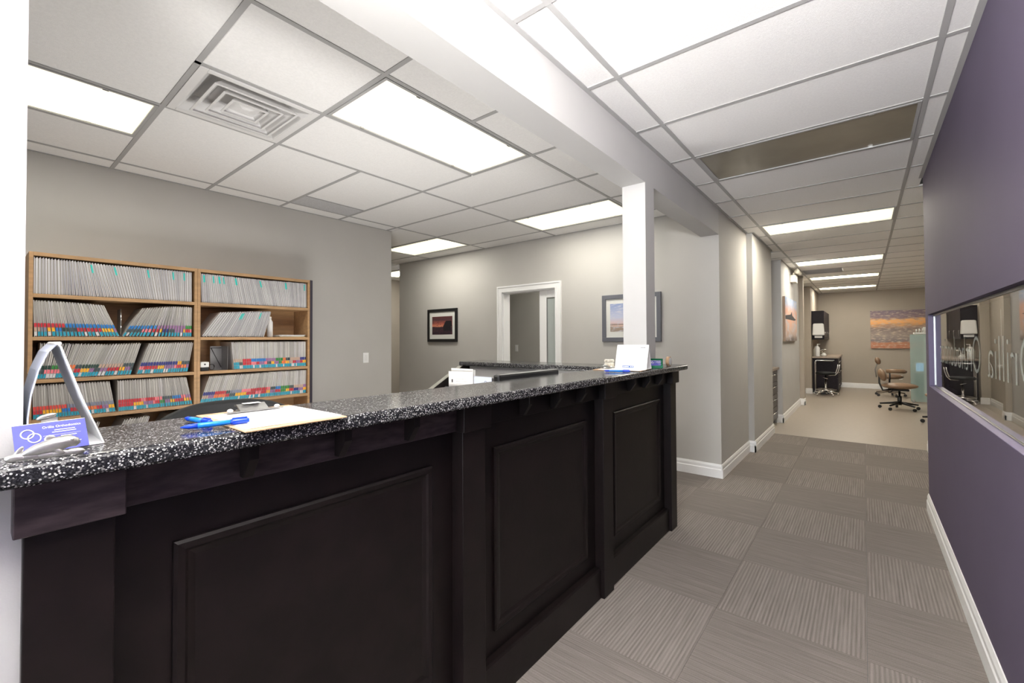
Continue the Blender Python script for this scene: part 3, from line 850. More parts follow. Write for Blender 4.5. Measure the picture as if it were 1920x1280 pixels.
# things among the files
def bookend(loc, label, rz=0):
    t = thing('bookend', label, 'bookend', loc, rz, 'metal bookends')
    MB().box(-.12, 0, 0, .002, 0, .20).build('upright', M['steel'], t)
    MB().box(-.12, 0, 0, .004, 0, .0006).build('foot', M['steel'], t)
    MB().tube([(.001, .001, .02), (.001, .001, .19)], .003, 6).build('wire', M['chrome'], t)
bookend((FX-.02, A0+.4245, SH[5]+.0005), 'thin metal bookend between leaning folders on the second shelf')
t = thing('bookend', 'wide grey metal bookend beside the pencil sharpener', 'bookend', (FX-.03, B0+.115, SH[4]+.0005), 0, 'metal bookends')
MB().box(-.14, -.138, 0, .085, 0, .20).build('upright', M['steel'], t, 0)
MB().box(-.14, 0, .085, .087, 0, .20).build('side_plate', M['steel'], t)
MB().tube([(-.136, .006, .185), (-.136, .080, .02)], .003, 6).build('diagonal_rib', M['dark'], t)
MB().tube([(-.136, .006, .185), (-.136, .080, .185)], .0025, 6).build('top_rib', M['dark'], t)
MB().box(-.14, 0, .001, .085, 0, .0012).build('foot', M['steel'], t)
t = thing('pencil_sharpener', 'small white and black electric pencil sharpener on oak shelf', 'pencil sharpener', (FX-.06, B0+.035, SH[4]+.0005))
MB().box(-.05, .045, -.028, .028, 0, .030).build('shavings_tray', M['black'], t, .003)
MB().box(-.05, .045, -.030, .030, .030, .075).build('body', M['white'], t, .006)
MB().lathe([(.006, 0), (.006, .002)], (.0455, 0, .055), 12, roty(math.pi/2)).build('pencil_hole', M['black'], t)
m = MB(); m.tube([(FX-.05+.012*math.sin(a*1.7), B0+.092+.020*math.cos(a), SH[4]+.03+.022*math.sin(a)) for a in [k*.35 for k in range(22)]], .0022, 6)
tag(m.build('cable', M['black']), 'coiled black cable beside the pencil sharpener', 'cable')
t = thing('bottle', 'white plastic bottle behind the leaning folders on the half-empty shelf', 'bottle', (FX-.11, B0+.565, SH[5]+.0005))
MB().lathe([(.022, 0), (.024, .01), (.024, .14), (.012, .16), (.011, .165)], (0, 0, 0), 16).build('body', M['white'], t)
MB().lathe([(.013, .165), (.013, .188), (.010, .19)], (0, 0, 0), 14).build('cap', M['white'], t)
for k in range(5):
    o = MB().box(-.12, .12, -.115+rnd.random()*.01, .115, 0, .0035).build('paper_bundle', [M['paper'], mat('yellow_paper', (.75, .62, .30), .7)][k == 0], None, .001)
    o.location = (FX-.14, B0+.73+rnd.uniform(-.012, .012), SH[5]+.0006+k*.0042); o.rotation_euler = (0, 0, rnd.uniform(-.05, .05))
    tag(o, 'yellow paper sheaf at the bottom of the pile on the half-empty shelf' if k == 0 else 'white paper sheaf in the pile on the half-empty shelf', 'papers', None if k == 0 else 'sheaves on the half-empty shelf')

# ================================================================== THINGS ON THE COUNTER
ZT = SLAB_T+.0004
def clipboard(name, label, loc, rz, L_=.318, W_=.225, sheets=1):
    """local +Y: clip end, board in XY"""
    t = thing('clipboard', label, 'clipboard', loc, rz)
    MB().box(-W_/2, W_/2, -L_/2, L_/2, 0, .0035).build('board', M['board'], t, .0012)
    c = MB(); y = L_/2-.058
    c.prism([(-.068, y-.012), (.068, y-.012), (.072, y-.004), (.040, y+.010), (.030, y+.040), (-.030, y+.040), (-.040, y+.010), (-.072, y-.004)], 'z', .0075, .0095)
    cl = c.build('clip', M['steel'], t, .0008)
    MB().prism([(y-.012, .0052), (y-.009, .0075), (y+.008, .016), (y+.026, .024), (y+.040, .022), (y+.038, .018), (y+.024, .019), (y+.006, .011), (y-.009, .0058)], 'x', -.034, .034).build('clip_lever', M['steel'], cl)
    MB().box(-.020, .020, y+.012, y+.030, .0245, .0255).build('clip_plate', M['paper'], cl)
    for s in (-1, 1): MB().ell((s*.056, y, .0125), .007, .007, .005).build('rivet', M['white'], cl)
    return t
cb = clipboard('c', 'brown hardboard clipboard holding white forms beside two blue pens', (-1.163, .466, ZT), math.radians(90))
for k in range(3):
    o = MB().box(-.135, .125, -.104, .104, 0, .0003).build('paper_sheet', M['paper'])
    o.location = (-1.148, .468+.001*k, ZT+.0037+k*.0005); o.rotation_euler = (0, 0, .012*k-.01)
    tag(o, 'white form sheet on the clipboard beside two blue pens', 'paper', 'forms on the near clipboard')
def pen(label, p0, p1, grp='blue ballpoint pens'):
    p0, p1 = Vector(p0), Vector(p1); d = p1-p0; L_ = d.length
    t = thing('ballpoint_pen', label, 'pen', p0, 0, grp)
    t.rotation_euler = d.to_track_quat('Z', 'Y').to_euler()
    MB().lathe([(.0012, 0), (.0035, .008), (.0052, .014), (.0058, .030)], n=14).build('tip', M['bluepen2'], t)
    MB().lathe([(.0056, .030), (.0058, .035), (.0058, L_*.72)], n=14).build('barrel', M['bluepen'], t)
    MB().lathe([(.0064, L_*.72), (.0068, L_*.76), (.0064, L_*.96), (.0040, L_)], n=14).build('cap', M['bluepen2'], t)
    MB().box(-.002, .002, .006, .0085, L_*.74, L_*.97).build('pocket_clip', M['bluepen2'], t)
pen('blue pen lying across the corner of the clipboard with forms', (-1.132, .276, ZT+.008), (-1.085, .390, ZT+.013))
pen('blue pen lying flat behind another pen at the clipboard side', (-1.272, .318, ZT+.007), (-1.160, .3385, ZT+.007))
# tent brochure bent against the wall end
t = thing('tent_card', 'folded white tent card standing on the counter against wall end', 'tent card', (0, 0, ZT))
def sheet(prof, x0, x1, th, name, m, parent):
    """profile (y,z) polyline extruded along x with thickness"""
    n = len(prof); L_, R_ = [], []
    for i in range(n):
        a = Vector(prof[max(0, i-1)]); b = Vector(prof[min(n-1, i+1)]); d = (b-a).normalized(); nn = Vector((-d.y, d.x))*th/2
        p = Vector(prof[i]); L_.append(p+nn); R_.append(p-nn)
    mb = MB(); poly = [tuple(p) for p in L_] + [tuple(p) for p in R_[::-1]]
    mb.prism(poly, 'x', x0, x1)
    return mb.build(name, m, parent)
sheet([(.157, .001), (.128, .085), (.100, .181), (.0965, .186)], -1.285, -1.118, .0022, 'front_leaf', M['paper'], t)
sheet([(.0955, .186), (.085, .172), (.074, .140), (.066, .100), (.0625, .060), (.0615, .001)], -1.285, -1.128, .0022, 'back_leaf', mat('pale_blue_card', (.55, .60, .74), .5), t)
MB().prism([(-1.118, .157), (-1.285, .157), (-1.285, .125), (-1.118, .125)], 'z', .0004, .002).build('base_flap', M['paper'], t)
MB().box(-1.25, -1.12, .093, .101, .184, .190).build('spine', M['paper'], t, .002)
# pewter dolphin card holder with a violet card
t = thing('card_holder', 'cast pewter dolphin card holder at the counter end', 'card holder', (-1.062, .082, ZT), math.radians(90-12))
def dolphin_part(z_off, name, flip=1):
    m = MB()
    body = [(-.036, .006), (-.026, .008), (-.014, .013), (0, .017), (.014, .021), (.024, .023), (.031, .020), (.035, .016)]
    rad = [.004, .006, .0095, .0115, .0115, .0105, .008, .004]
    m.tube([(x, -.002, z) for x, z in body], rad, 12)
    m.ell((.002, -.002, .029), .007, .002, .007, M=roty(-.5))          # dorsal fin
    m.ell((-.033, -.002, .012), .004, .002, .011, M=roty(.5))          # fluke
    m.ell((-.038, -.002, .006), .010, .0025, .004)                     # fluke
    m.ell((.012, -.008, .010), .010, .003, .004, M=roty(.7))           # flipper
    m.ell((.028, -.010, .026), .0028, .0016, .0028)
    return m
dolphin_part(0, 'd').build('dolphin', M['silver'], t)
m = MB(); m.box(-.040, .036, -.006, .020, 0, .004)
for k in range(5): m.ell((-.034+k*.016, -.004, .004), .014, .005, .007)
m.build('wave_base', M['silver'], t, .001)
m = MB(); m.ell((-.010, .054, .060), .013, .004, .005, M=roty(-.3)); m.box(-.016, .004, .052, .056, .0, .058); m.box(-.016, .004, .020, .056, 0, .003); m.build('rear_support', M['silver'], t)
def card(name, parent, o, xd, yd, w=.089, h=.051, label=None):
    """violet business card: o = lower-left corner, xd right, yd up"""
    F4 = frame4(o, xd, yd)
    c = MB().box(0, w, 0, h, -.0006, 0).build(name, M['violet'], parent); 
    c.matrix_basis = F4
    x_edge = MB(); x_edge.box(0, w, h, h+.0008, -.003, 0); x_edge.build('card_edge', M['paper'], c)
    lg = MB(); 
    for cx_, cy_, r in ((.016, .034, .0075), (.0235, .0265, .0075)):
        lg.tube([(cx_+r*math.cos(a), cy_+r*math.sin(a), .0004) for a in [2*math.pi*k/28 for k in range(28)]], .0009, 6, True)
    lg.build('ring_logo', M['paper'], c)
    textobj('lettering', 'Orillia Orthodontics', M['paper'], c, frame4((.034, .0405, .0004), (1, 0, 0), (0, 1, 0)), .048, .0058)
    ln = MB()
    for k, (a, b, y) in enumerate(((.048, .074, .0355), (.045, .075, .032), (.034, .081, .0275), (.055, .075, .024), (.060, .080, .012))):
        ln.box(a, b, y, y+(.0003 if k == 2 else .0011), .0002, .0005)
    ln.build('small_print', M['paper'], c)
    return c
cd = card('business_card', None, (-1.078, .047, ZT+.0045), (-.19, 1, 0), (-.42, -.08, 1))
tag(cd, 'violet business card with white rings in the pewter dolphin holder', 'business card')

# far end of the counter
clipboard('c2', 'clipboard with forms under the white desk calendar', (-1.185, 2.52, ZT), math.radians(96), .30, .22)
o = MB().box(-.13, .13, -.10, .10, 0, .0008).build('paper_sheet', M['paper']); o.location = (-1.165, 2.505, ZT+.004); o.rotation_euler = (0, 0, .04)
tag(o, 'white form on the clipboard under the desk calendar', 'paper')
pen('blue pen lying before the desk calendar at the counter edge', (-1.19, 2.285, ZT+.007), (-1.05, 2.335, ZT+.007))
t = thing('desk_calendar', 'white tent desk calendar standing before the column', 'calendar', (-1.138, 2.575, ZT+.0052), math.radians(6))
hw, ht, dp = .100, .150, .055
a = math.atan2(dp, ht)
MB().prism([(-dp, 0), (-dp+.0015, 0), (.0015, ht), (0, ht)], 'x', -hw, hw).build('front_leaf', M['paper'], t)
MB().prism([(dp, 0), (dp-.0015, 0), (-.0015, ht), (0, ht)], 'x', -hw, hw).build('back_leaf', M['paper'], t)
MB().prism([(-dp, 0), (dp, 0), (dp, .0012), (-dp, .0012)], 'x', -hw, hw).build('base', M['paper'], t)
def on_leaf(x, s):  # point on front leaf at height s
    return (x, -dp+s*dp/ht-.0006, s)
lf = frame4((0, -dp-.0006, 0), (1, 0, 0), (0, dp, ht))
m = MB(); m.box(-.052, .020, .010, .022, 0, .0004); o = m.build('blue_label', mat('label_blue', lin(25, 85, 165), .5), t); o.matrix_basis = lf
m = MB()
for k, (x0, x1) in enumerate(((-.049, -.044), (-.041, -.036), (-.034, -.029), (-.027, -.022), (-.020, -.016), (-.014, -.011), (-.003, .003), (.006, .010), (.012, .017))): m.box(x0, x1, .013, .019, .0004, .0007)
m.build('label_print', M['paper'], t).matrix_basis = lf
m = MB()
for k in range(6): m.box(-.09, .085, .040+k*.016, .0404+k*.016, 0, .0003)
for k in range(8): m.box(-.09+k*.025, -.0896+k*.025, .040, .12, 0, .0003)
m.build('date_grid', mat('pale_grey_print', (.62, .62, .62), .7), t).matrix_basis = lf
m = MB()
for k in range(5): m.box(.052+k*.006, .056+k*.006, .138, .143, 0, .0004)
m.build('month_print', M['dark'], t).matrix_basis = lf
m = MB(); m.box(-.1, .1, .033, .0338, 0, .0003); m.build('pad_edge', mat('grey_print', (.4, .4, .4), .7), t).matrix_basis = lf
t = thing('card_stand', 'green plastic card stand beside the desk calendar', 'card holder', (-1.076, 2.80, ZT), math.radians(20))
m = MB(); m.prism([(-.045, 0), (.045, 0), (.045, .058), (.035, .060), (-.030, .012), (-.045, .012)], 'x', -.042, .042); m.build('stand', M['green'], t, .002)
MB().box(-.043, .043, -.048, -.043, 0, .018).build('front_lip', M['green'], t, .001)
cd = card('business_card', None, (-1.108, 2.752, ZT+.0175), (.94, .342, 0), (-.26, .7, .62), .075, .048)
tag(cd, 'violet business card with white rings on the green card stand', 'business card')
t = thing('tape_roll', 'tan tape roll standing at the counter end behind green stand', 'tape', (-1.075, 3.03, ZT))
m = MB(); m.lathe([(.031, -.011), (.033, -.011), (.033, .011), (.031, .011)], (0, 0, .0332), 24, roty(math.pi/2)); m.build('roll', M['board'], t)
MB().lathe([(.026, -.0125), (.027, .0125)], (0, 0, .0332), 24, roty(math.pi/2)).build('core', M['white'], t)
t = thing('dental_model', 'small cream plaster tooth model beside the desk calendar', 'tooth model', (-1.315, 2.60, ZT+.0045), .5)
m = MB()
for k in range(9):
    a = math.pi*(.08+.105*k); m.ell((.026*math.cos(a), .030*math.sin(a)-.010, .020), .0075, .0065, .012)
m.tube([(.028*math.cos(a), .032*math.sin(a)-.010, .008) for a in [math.pi*k/12 for k in range(13)]], .008, 8); m.build('lower_jaw', M['offwhite'], t)
m = MB()
for k in range(9):
    a = math.pi*(.08+.105*k); m.ell((.026*math.cos(a), .030*math.sin(a)-.010, .044), .0072, .0062, .011, M=rotx(.3))
m.build('upper_jaw', M['offwhite'], t)

# behind the counter
t = thing('mail_rack', 'black mail rack standing on the desk behind the counter', 'mail rack', (-2.42, 2.45, .97))
m = MB(); m.box(-.30, .33, -.012, .098, 0, .006); m.box(-.30, .33, -.018, -.012, 0, .030); m.build('tray', M['dark'], t); MB().box(-.28, .31, .0, .09, -.2295, 0).build('stand', M['dark'], t)
for k, (x0, x1, z1, lab, mt) in enumerate(((-.285, -.005, .150, 'white envelope standing in front in the mail rack', M['paper']), (-.27, -.02, .172, 'white envelope standing behind others in the mail rack', M['paper']),
      (-.28, -.01, .165, 'white envelope second from front in the mail rack', M['paper']), (.005, .19, .118, 'pale blue leaflet standing in the mail rack', mat('pale_blue_paper', (.62, .68, .82), .6)), (.195, .315, .112, 'blue brochure standing in the mail rack beside the leaflet', mat('blue_brochure', (.20, .30, .62), .5)))):
    e = MB().box(x0, x1, -.001, .001, 0, z1).build('envelope' if k < 3 else 'leaflet', mt)
    e.location = (-2.42, 2.45+.012+.014*(k if k < 3 else 0), .9765); e.rotation_euler = (0, .012*(k-1) if k < 3 else 0, 0)
    tag(e, lab, 'envelope' if k < 3 else 'leaflet')
    if k == 0:
        m = MB(); m.box(-.25, -.235, -.0016, -.001, .060, .085)
        for q in range(4): m.box(-.20, -.06, -.0015, -.001, .03+.02*q, .0308+.02*q)
        m.build('print', M['dark'], e)
    if k == 3:
        MB().tube([(.13+.012*math.cos(a_), -.0016, .075+.012*math.sin(a_)) for a_ in [2*math.pi*q/20 for q in range(20)]], .0015, 6, True).build('ring_logo', M['dark'], e)
    if k == 4: MB().box(.195, .315, -.0016, -.001, .088, .112).build('title_band', M['dark'], e)
t = thing('computer_monitor', 'black computer monitor behind the counter, only its top showing', 'monitor', (-1.40, 1.84, .7404))
MB().box(-.022, .022, -.262, .262, .12, .472).build('casing', M['black'], t, .012)
MB().box(-.0235, -.0215, -.245, .245, .14, .455).build('screen', mat('screen_off', (.01, .01, .012), .1), t)
MB().box(-.02, .02, -.04, .04, .01, .125).build('neck', M['black'], t, .004); MB().box(-.09, .09, -.12, .12, 0, .012).build('foot', M['black'], t, .005)
# office chair behind the counter
def office_chair(loc, rz, label):
    t = thing('office_chair', label, 'office chair', loc, rz)
    for k in range(5):
        a_ = 2*math.pi*k/5; c, s_ = math.cos(a_), math.sin(a_)
        l = MB().tube([(.03*c, .03*s_, .10), (.16*c, .16*s_, .085), (.28*c, .28*s_, .065)], [.022, .018, .014], 8).build('base_leg', M['black'], t)
        MB().lathe([(.024, -.014), (.026, 0), (.024, .014)], (.28*c, .28*s_, .027), 12, rotz(a_) @ rotx(math.pi/2)).build('caster', M['black'], l)
    MB().lathe([(.028, .09), (.028, .28), (.018, .28), (.018, .42)], n=14).build('gas_lift', M['dark'], t)
    MB().box(-.24, .24, -.24, .24, .43, .50).build('seat', M['blackvinyl'], t, .03, 3)
    m = MB(); m.tube([(0, .22, .42), (0, .30, .46), (0, .31, .70)], .02, 8); m.build('back_stem', M['black'], t)
    m = MB(); n = 13; vs = []
    for i in range(n):
        u = -1+2*i/(n-1); yy = .29-.07*u*u; top = 1.142-.055*u*u*abs(u); bot = .60
        for (dy, z) in ((-.028, bot), (-.028, top-.012), (-.012, top), (.012, top), (.028, top-.012), (.028, bot)): vs.append((u*.23, yy+dy, z))
    fs = [(i*6+k, i*6+(k+1) % 6, (i+1)*6+(k+1) % 6, (i+1)*6+k) for i in range(n-1) for k in range(6)] + [tuple(range(5, -1, -1)), tuple((n-1)*6+k for k in range(6))]
    m.smooth = True; m._add(vs, fs); m.build('backrest', M['blackvinyl'], t)
    return t
office_chair((-1.74, .60, 0), math.radians(80), 'black office chair behind the counter beyond the clipboard')

# ================================================================== WALL THINGS
def switch(name, label, loc, rz, kind='light switch'):
    t = thing(name, label, kind, loc, rz)      # local: plate in XZ, facing -Y
    MB().box(-.035, .035, -.006, 0, -.058, .058).build('plate', M['trim'], t, .002)
    if kind == 'light switch': MB().box(-.016, .016, -.010, -.006, -.033, .033).build('rocker', M['white'], t, .0015)
    else:
        for s_ in (-.021, .021): MB().box(-.014, .014, -.008, -.006, s_-.013, s_+.013).build('socket', M['offwhite'], t, .001)
    return t
switch('light_switch', 'white light switch on the grey wall right of the bookcases', (-4.4995, 2.82, 1.182), math.radians(90))
switch('light_switch', 'white light switch on the side room wall through the doorway', (-4.87, 6.0495, 1.23), 0)
switch('wall_outlet', 'white outlet low on far wall behind the tan stools', (.747, 15.2495, .333), 0, 'wall outlet')
def picture(label, x0, x1, z0, z1, y, fw, fmat, pm, prt, extra=None):
    t = thing('framed_picture', label, 'picture', ((x0+x1)/2, y, z0)); w, h = (x1-x0)/2, z1-z0
    m = MB(); m.box(-w, w, -.025, 0, 0, fw); m.box(-w, w, -.025, 0, h-fw, h); m.box(-w, -w+fw, -.025, 0, fw, h-fw); m.box(w-fw, w, -.025, 0, fw, h-fw)
    m.build('frame', fmat, t, .002)
    MB().box(-w+fw, w-fw, -.012, -.004, fw, h-fw).build('mat_board', M['matboard'], t)
    a_, b_, c_, d_ = prt
    p = MB().box(a_, b_, -.0135, -.0122, c_, d_).build('print', pm, t)
    if extra: extra(p)
    return t
M['matboard'] = mat('mat_board', (.70, .70, .66), .7)
pm1 = scene_mat('sunset_hut_print', [(0, lin(45, 35, 45)), (.36, lin(60, 42, 52)), (.42, lin(35, 25, 30)), (.46, lin(215, 140, 110)), (.6, lin(170, 90, 75)), (.8, lin(80, 55, 60)), (1, lin(95, 50, 50))], lin(90, 55, 60), .12, (4, 6))
def hut(p):
    m = MB(); m.prism([(.02, .115+.125), (.09, .115+.215), (.215, .115+.215), (.235, .115+.125)], 'y', -.0142, -.0137); m.prism([(.03, .115+.06), (.20, .115+.06), (.20, .115+.125), (.03, .115+.125)], 'y', -.0142, -.0137)
    m.build('hut_silhouette', mat('silhouette', (.012, .010, .014), .5), p)
picture('black framed dark red sunset picture with a hut', -5.56, -4.872, 1.353, 1.872, YW-.0005, .045, M['black'], pm1, (-.235, .235, .115, .40), hut)
pm2 = scene_mat('lake_print', [(0, lin(150, 135, 120)), (.17, lin(160, 140, 125)), (.2, lin(225, 195, 180)), (.25, lin(140, 120, 110)), (.31, lin(215, 190, 190)), (.5, lin(190, 195, 215)), (1, lin(140, 155, 195))], lin(200, 200, 210), .06, (3, 8))
picture('grey framed pale blue lake picture behind the column', -2.412, -1.711, 1.353, 1.892, YW-.0005, .048, mat('grey_frame', (.13, .135, .155), .45), pm2, (-.25, .25, .115, .435))
# canvases
pm3 = scene_mat('ocean_sunset_print', [(0, lin(190, 125, 95)), (.14, lin(200, 135, 100)), (.2, lin(135, 125, 125)), (.34, lin(165, 150, 140)), (.5, lin(140, 125, 120)), (.6, lin(190, 150, 120)), (.66, lin(245, 180, 110)), (.74, lin(250, 190, 120)), (.8, lin(150, 125, 130)), (1, lin(130, 115, 130))], lin(215, 195, 172), .22, (5, 15))
t = thing('canvas_picture', 'large orange ocean sunset canvas on the end wall', 'picture', (.73, 15.2495, 1.10))
MB().box(-.59, .59, -.045, 0, 0, 1.012).build('stretcher', mat('canvas_edge', (.12, .09, .09), .7), t)
MB().box(-.59, .59, -.048, -.0455, 0, 1.012).build('print', pm3, t)
pm4 = scene_mat('island_print', [(0, lin(110, 100, 95)), (.12, lin(200, 180, 170)), (.3, lin(225, 190, 170)), (.45, lin(240, 190, 165)), (.7, lin(235, 185, 165)), (.85, lin(190, 200, 225)), (1, lin(165, 190, 225))], lin(215, 215, 225), .25, (3, 3))
t = thing('canvas_picture', 'tall pink island reflection canvas on the pale hallway wall', 'picture', (-1.0595, 9.18, 1.335))
MB().box(0, .035, -.78, .78, 0, .75).build('stretcher', mat('canvas_side', (.45, .33, .25), .7), t)
p = MB().box(.0352, .038, -.78, .78, 0, .75).build('print', pm4, t)
m = MB(); m.prism([(-.78, .37), (-.78, .43), (-.45, .45), (-.12, .47), (-.02, .52), (.02, .52), (.10, .46), (.40, .42), (.65, .40), (.40, .375)], 'x', .0381, .0388); m.build('island_silhouette', mat('island_dark', (.05, .05, .055), .6), p)
# emergency light
t = thing('emergency_light', 'cream twin-head emergency light high on the pale hallway wall', 'emergency light', (-1.0595, 9.55, 2.42))
MB().box(0, .085, -.16, .16, 0, .13).build('battery_box', M['offwhite'], t, .008)
for s_ in (-1, 1):
    h = MB().lathe([(.020, 0), (.050, .035), (.056, .060), (.056, .066)], (.07, s_*.12, .175), 16, rotz(-.5*s_) @ roty(1.2)).build('lamp_head', M['offwhite'], t)
    MB().tube([(.045, s_*.10, .125), (.055, s_*.11, .175)], .012, 8).build('swivel', M['offwhite'], t)

# ================================================================== NICHE CABINET
t = thing('base_cabinet', 'dark drawer cabinet set in the hallway niche', 'cabinet', (0, 0, 0))
box('body', M['cab'], t, -1.65, -1.14, 7.31, 8.20, .08, .875); box('toe_kick', M['black'], t, -1.65, -1.19, 7.32, 8.19, 0, .08)
for k, (z0, z1) in enumerate(((.70, .865), (.50, .69), (.30, .49), (.095, .29))):
    d = box('drawer', M['cab2'] if 'cab2' in M else mat('grey_brown_laminate', (.07, .055, .05), .35), t, -1.14, -1.12, 7.33, 8.18, z0, z1, .002)
    MB().tube([(-1.12, 7.55, (z0+z1)/2+.03), (-1.095, 7.56, (z0+z1)/2+.03), (-1.095, 7.95, (z0+z1)/2+.03), (-1.12, 7.96, (z0+z1)/2+.03)], .006, 8).build('handle', M['chrome'], d)
tag(box('niche_worktop', M['ctop2'], None, -1.655, -1.10, 7.302, 8.248, .876, .912, .003), 'beige worktop on the niche cabinet', 'worktop')
t = thing('desk_phone', 'black telephone on the niche worktop', 'telephone', (-1.24, 7.62, .9125))
MB().prism([(-.09, 0), (.09, 0), (.09, .02), (-.09, .06)], 'y', -.10, .10).build('base', M['black'], t, .005)
MB().tube([(-.05, -.085, .065), (-.05, -.05, .078), (-.05, .05, .078), (-.05, .085, .065)], [.022, .016, .016, .022], 10).build('handset', M['black'], t)

# ================================================================== FAR ROOM
t = thing('base_cabinet', 'dark base cabinet at the end of far room behind chrome stool', 'cabinet', (0, 0, 0))
box('body', M['cab'], t, -1.035, -.53, 13.22, 15.24, .08, .88); box('toe_kick', M['black'], t, -1.035, -.58, 13.24, 15.24, 0, .08)
for k in range(3):
    for q, (z0, z1) in enumerate(((.68, .87), (.39, .67), (.09, .38))):
        d = box('drawer', M['cab'], t, -.53, -.512, 13.24+k*.665, 13.24+k*.665+.65, z0, z1, .002)
        MB().tube([(-.512, 13.45+k*.665, (z0+z1)/2), (-.488, 13.46+k*.665, (z0+z1)/2), (-.488, 13.66+k*.665, (z0+z1)/2), (-.512, 13.67+k*.665, (z0+z1)/2)], .006, 6).build('handle', M['chrome'], d)
tag(box('far_worktop', M['ctop2'], None, -1.038, -.49, 13.18, 15.248, .881, .92, .003), 'beige worktop on the far dark base cabinet', 'worktop')
t = thing('wall_cabinet', 'dark wall cabinet above the far worktop', 'cabinet', (0, 0, 0))
box('body', M['cab'], t, -1.039, -.80, 13.22, 15.24, 1.35, 2.07)
for k in range(3):
    d = box('door', M['cab'], t, -.80, -.782, 13.23+k*.67, 13.23+k*.67+.66, 1.352, 2.068, .002)
    MB().tube([(-.782, 13.29+k*.67, 1.40), (-.758, 13.29+k*.67, 1.41), (-.758, 13.29+k*.67, 1.53), (-.782, 13.29+k*.67, 1.54)], .006, 6).build('handle', M['chrome'], d)
t = thing('towel_dispenser', 'white paper towel dispenser on the end of wall cabinet', 'dispenser', (-.895, 13.2195, 1.455))
m = MB(); m.prism([(-.125, 0), (.125, 0), (.110, .27), (.095, .295), (-.095, .295), (-.110, .27)], 'y', -.14, 0); m.build('cover', M['white'], t, .02, 3)
MB().box(-.09, .09, -.10, -.03, -.012, .001).build('slot', M['black'], t); MB().box(-.08, .08, -.075, -.073, -.065, -.012).build('paper_towel', M['paper'], t)
def pump_bottle(loc, label, h, mt):
    t = thing('pump_bottle', label, 'bottle', loc)
    MB().lathe([(.045, 0), (.048, .01), (.048, h*.72), (.022, h*.85), (.018, h*.88)], n=14).build('body', mt, t)
    p = MB().lathe([(.020, h*.88), (.020, h*.95), (.006, h*.95), (.006, h)], n=10).build('pump', M['white'], t)
    MB().box(-.012, .055, -.010, .010, h, h+.018).build('nozzle', M['white'], p, .003)
pump_bottle((-.93, 13.32, .9205), 'white spray bottle on the far worktop', .30, M['white'])
pump_bottle((-.985, 13.46, .9205), 'cream soap bottle behind the spray bottle on far worktop', .24, M['offwhite'])
t = thing('faucet', 'slim chrome faucet on the far worktop', 'faucet', (-.83, 13.9, .9205))
MB().tube([(-.1, 0, 0), (-.1, 0, .12), (-.05, 0, .16), (.08, 0, .17)], .012, 8).build('spout', M['chrome'], t); MB().tube([(-.1, .06, 0), (-.1, .06, .07), (-.02, .08, .11)], .010, 8).build('lever', M['chrome'], t)
t = thing('cotton_dish', 'small white dish on the far worktop edge', 'dish', (-.80, 13.30, .9205)); MB().lathe([(.04, 0), (.062, .035), (.060, .05), (.03, .07)], n=16).build('bowl', M['white'], t); MB().lathe([(.045, .07), (.04, .085), (.008, .095)], n=16).build('lid', M['white'], t)

def stool_base(t, mt, cast, r=.28, zc=.10, legs=5, a0=.3):
    for k in range(legs):
        a_ = a0+2*math.pi*k/legs; c, s_ = math.cos(a_), math.sin(a_)
        l = MB().tube([(.02*c, .02*s_, zc+.02), (.15*c, .15*s_, zc), (r*c, r*s_, zc-.022)], [.024, .020, .015], 8).build('base_leg', mt, t)
        MB().lathe([(.026, -.018), (.030, -.010), (.030, .010), (.026, .018)], (r*c, r*s_, .031), 14, rotz(a_) @ rotx(math.pi/2)).build('caster', cast, l)
# chrome and black stool
t = thing('chrome_stool', 'black seat stool with chrome foot ring before far dark cabinet', 'stool', (-.74, 12.78, 0))
stool_base(t, M['chrome'], M['chrome'], .25, .09)
MB().lathe([(.022, .08), (.022, .32), (.014, .32), (.014, .50)], n=14).build('column', M['chrome'], t)
MB().tube([(.20*math.cos(a_), .20*math.sin(a_), .15) for a_ in [2*math.pi*k/24 for k in range(24)]], .011, 8, True).build('foot_ring', M['chrome'], t)
MB().lathe([(.10, .50), (.19, .505), (.205, .535), (.19, .565), (.10, .575)], n=24).build('seat', M['blackvinyl'], t)
for dx in (0, .035):
    MB().tube([(.06, -.02, .49), (.15+dx, -.02, .50), (.20+dx, -.02, .56), (.235+dx, -.02, .68), (.245+dx, -.02, .76)], .011, 8).build('back_tube', M['chrome'], t)
MB().lathe([(.008, 0), (.008, .10)], (-.05, -.05, .44), 8, roty(1.9)).build('height_lever', M['chrome'], t)
t = thing('chrome_trolley', 'chrome tube trolley frame around the black stool', 'trolley', (-.76, 12.98, 0))
MB().tube([(-.20, 0, .07), (-.20, 0, .80), (-.17, 0, .83), (.16, 0, .83)], .013, 8).build('upright', M['chrome'], t)
MB().tube([(-.20, .16, .07), (-.20, .16, .83), (.16, .16, .83)], .013, 8).build('upright', M['chrome'], t)
MB().box(-.18, .18, -.01, .17, .835, .845).build('top_shelf', M['steel'], t)
MB().tube([(-.20, -.02, .07), (-.20, .18, .07)], .012, 8).build('foot_bar', M['chrome'], t)
for yy in (0, .16): MB().lathe([(.028, -.012), (.032, 0), (.028, .012)], (-.20, yy, .033), 14, rotx(math.pi/2)).build('caster', M['chrome'], t)
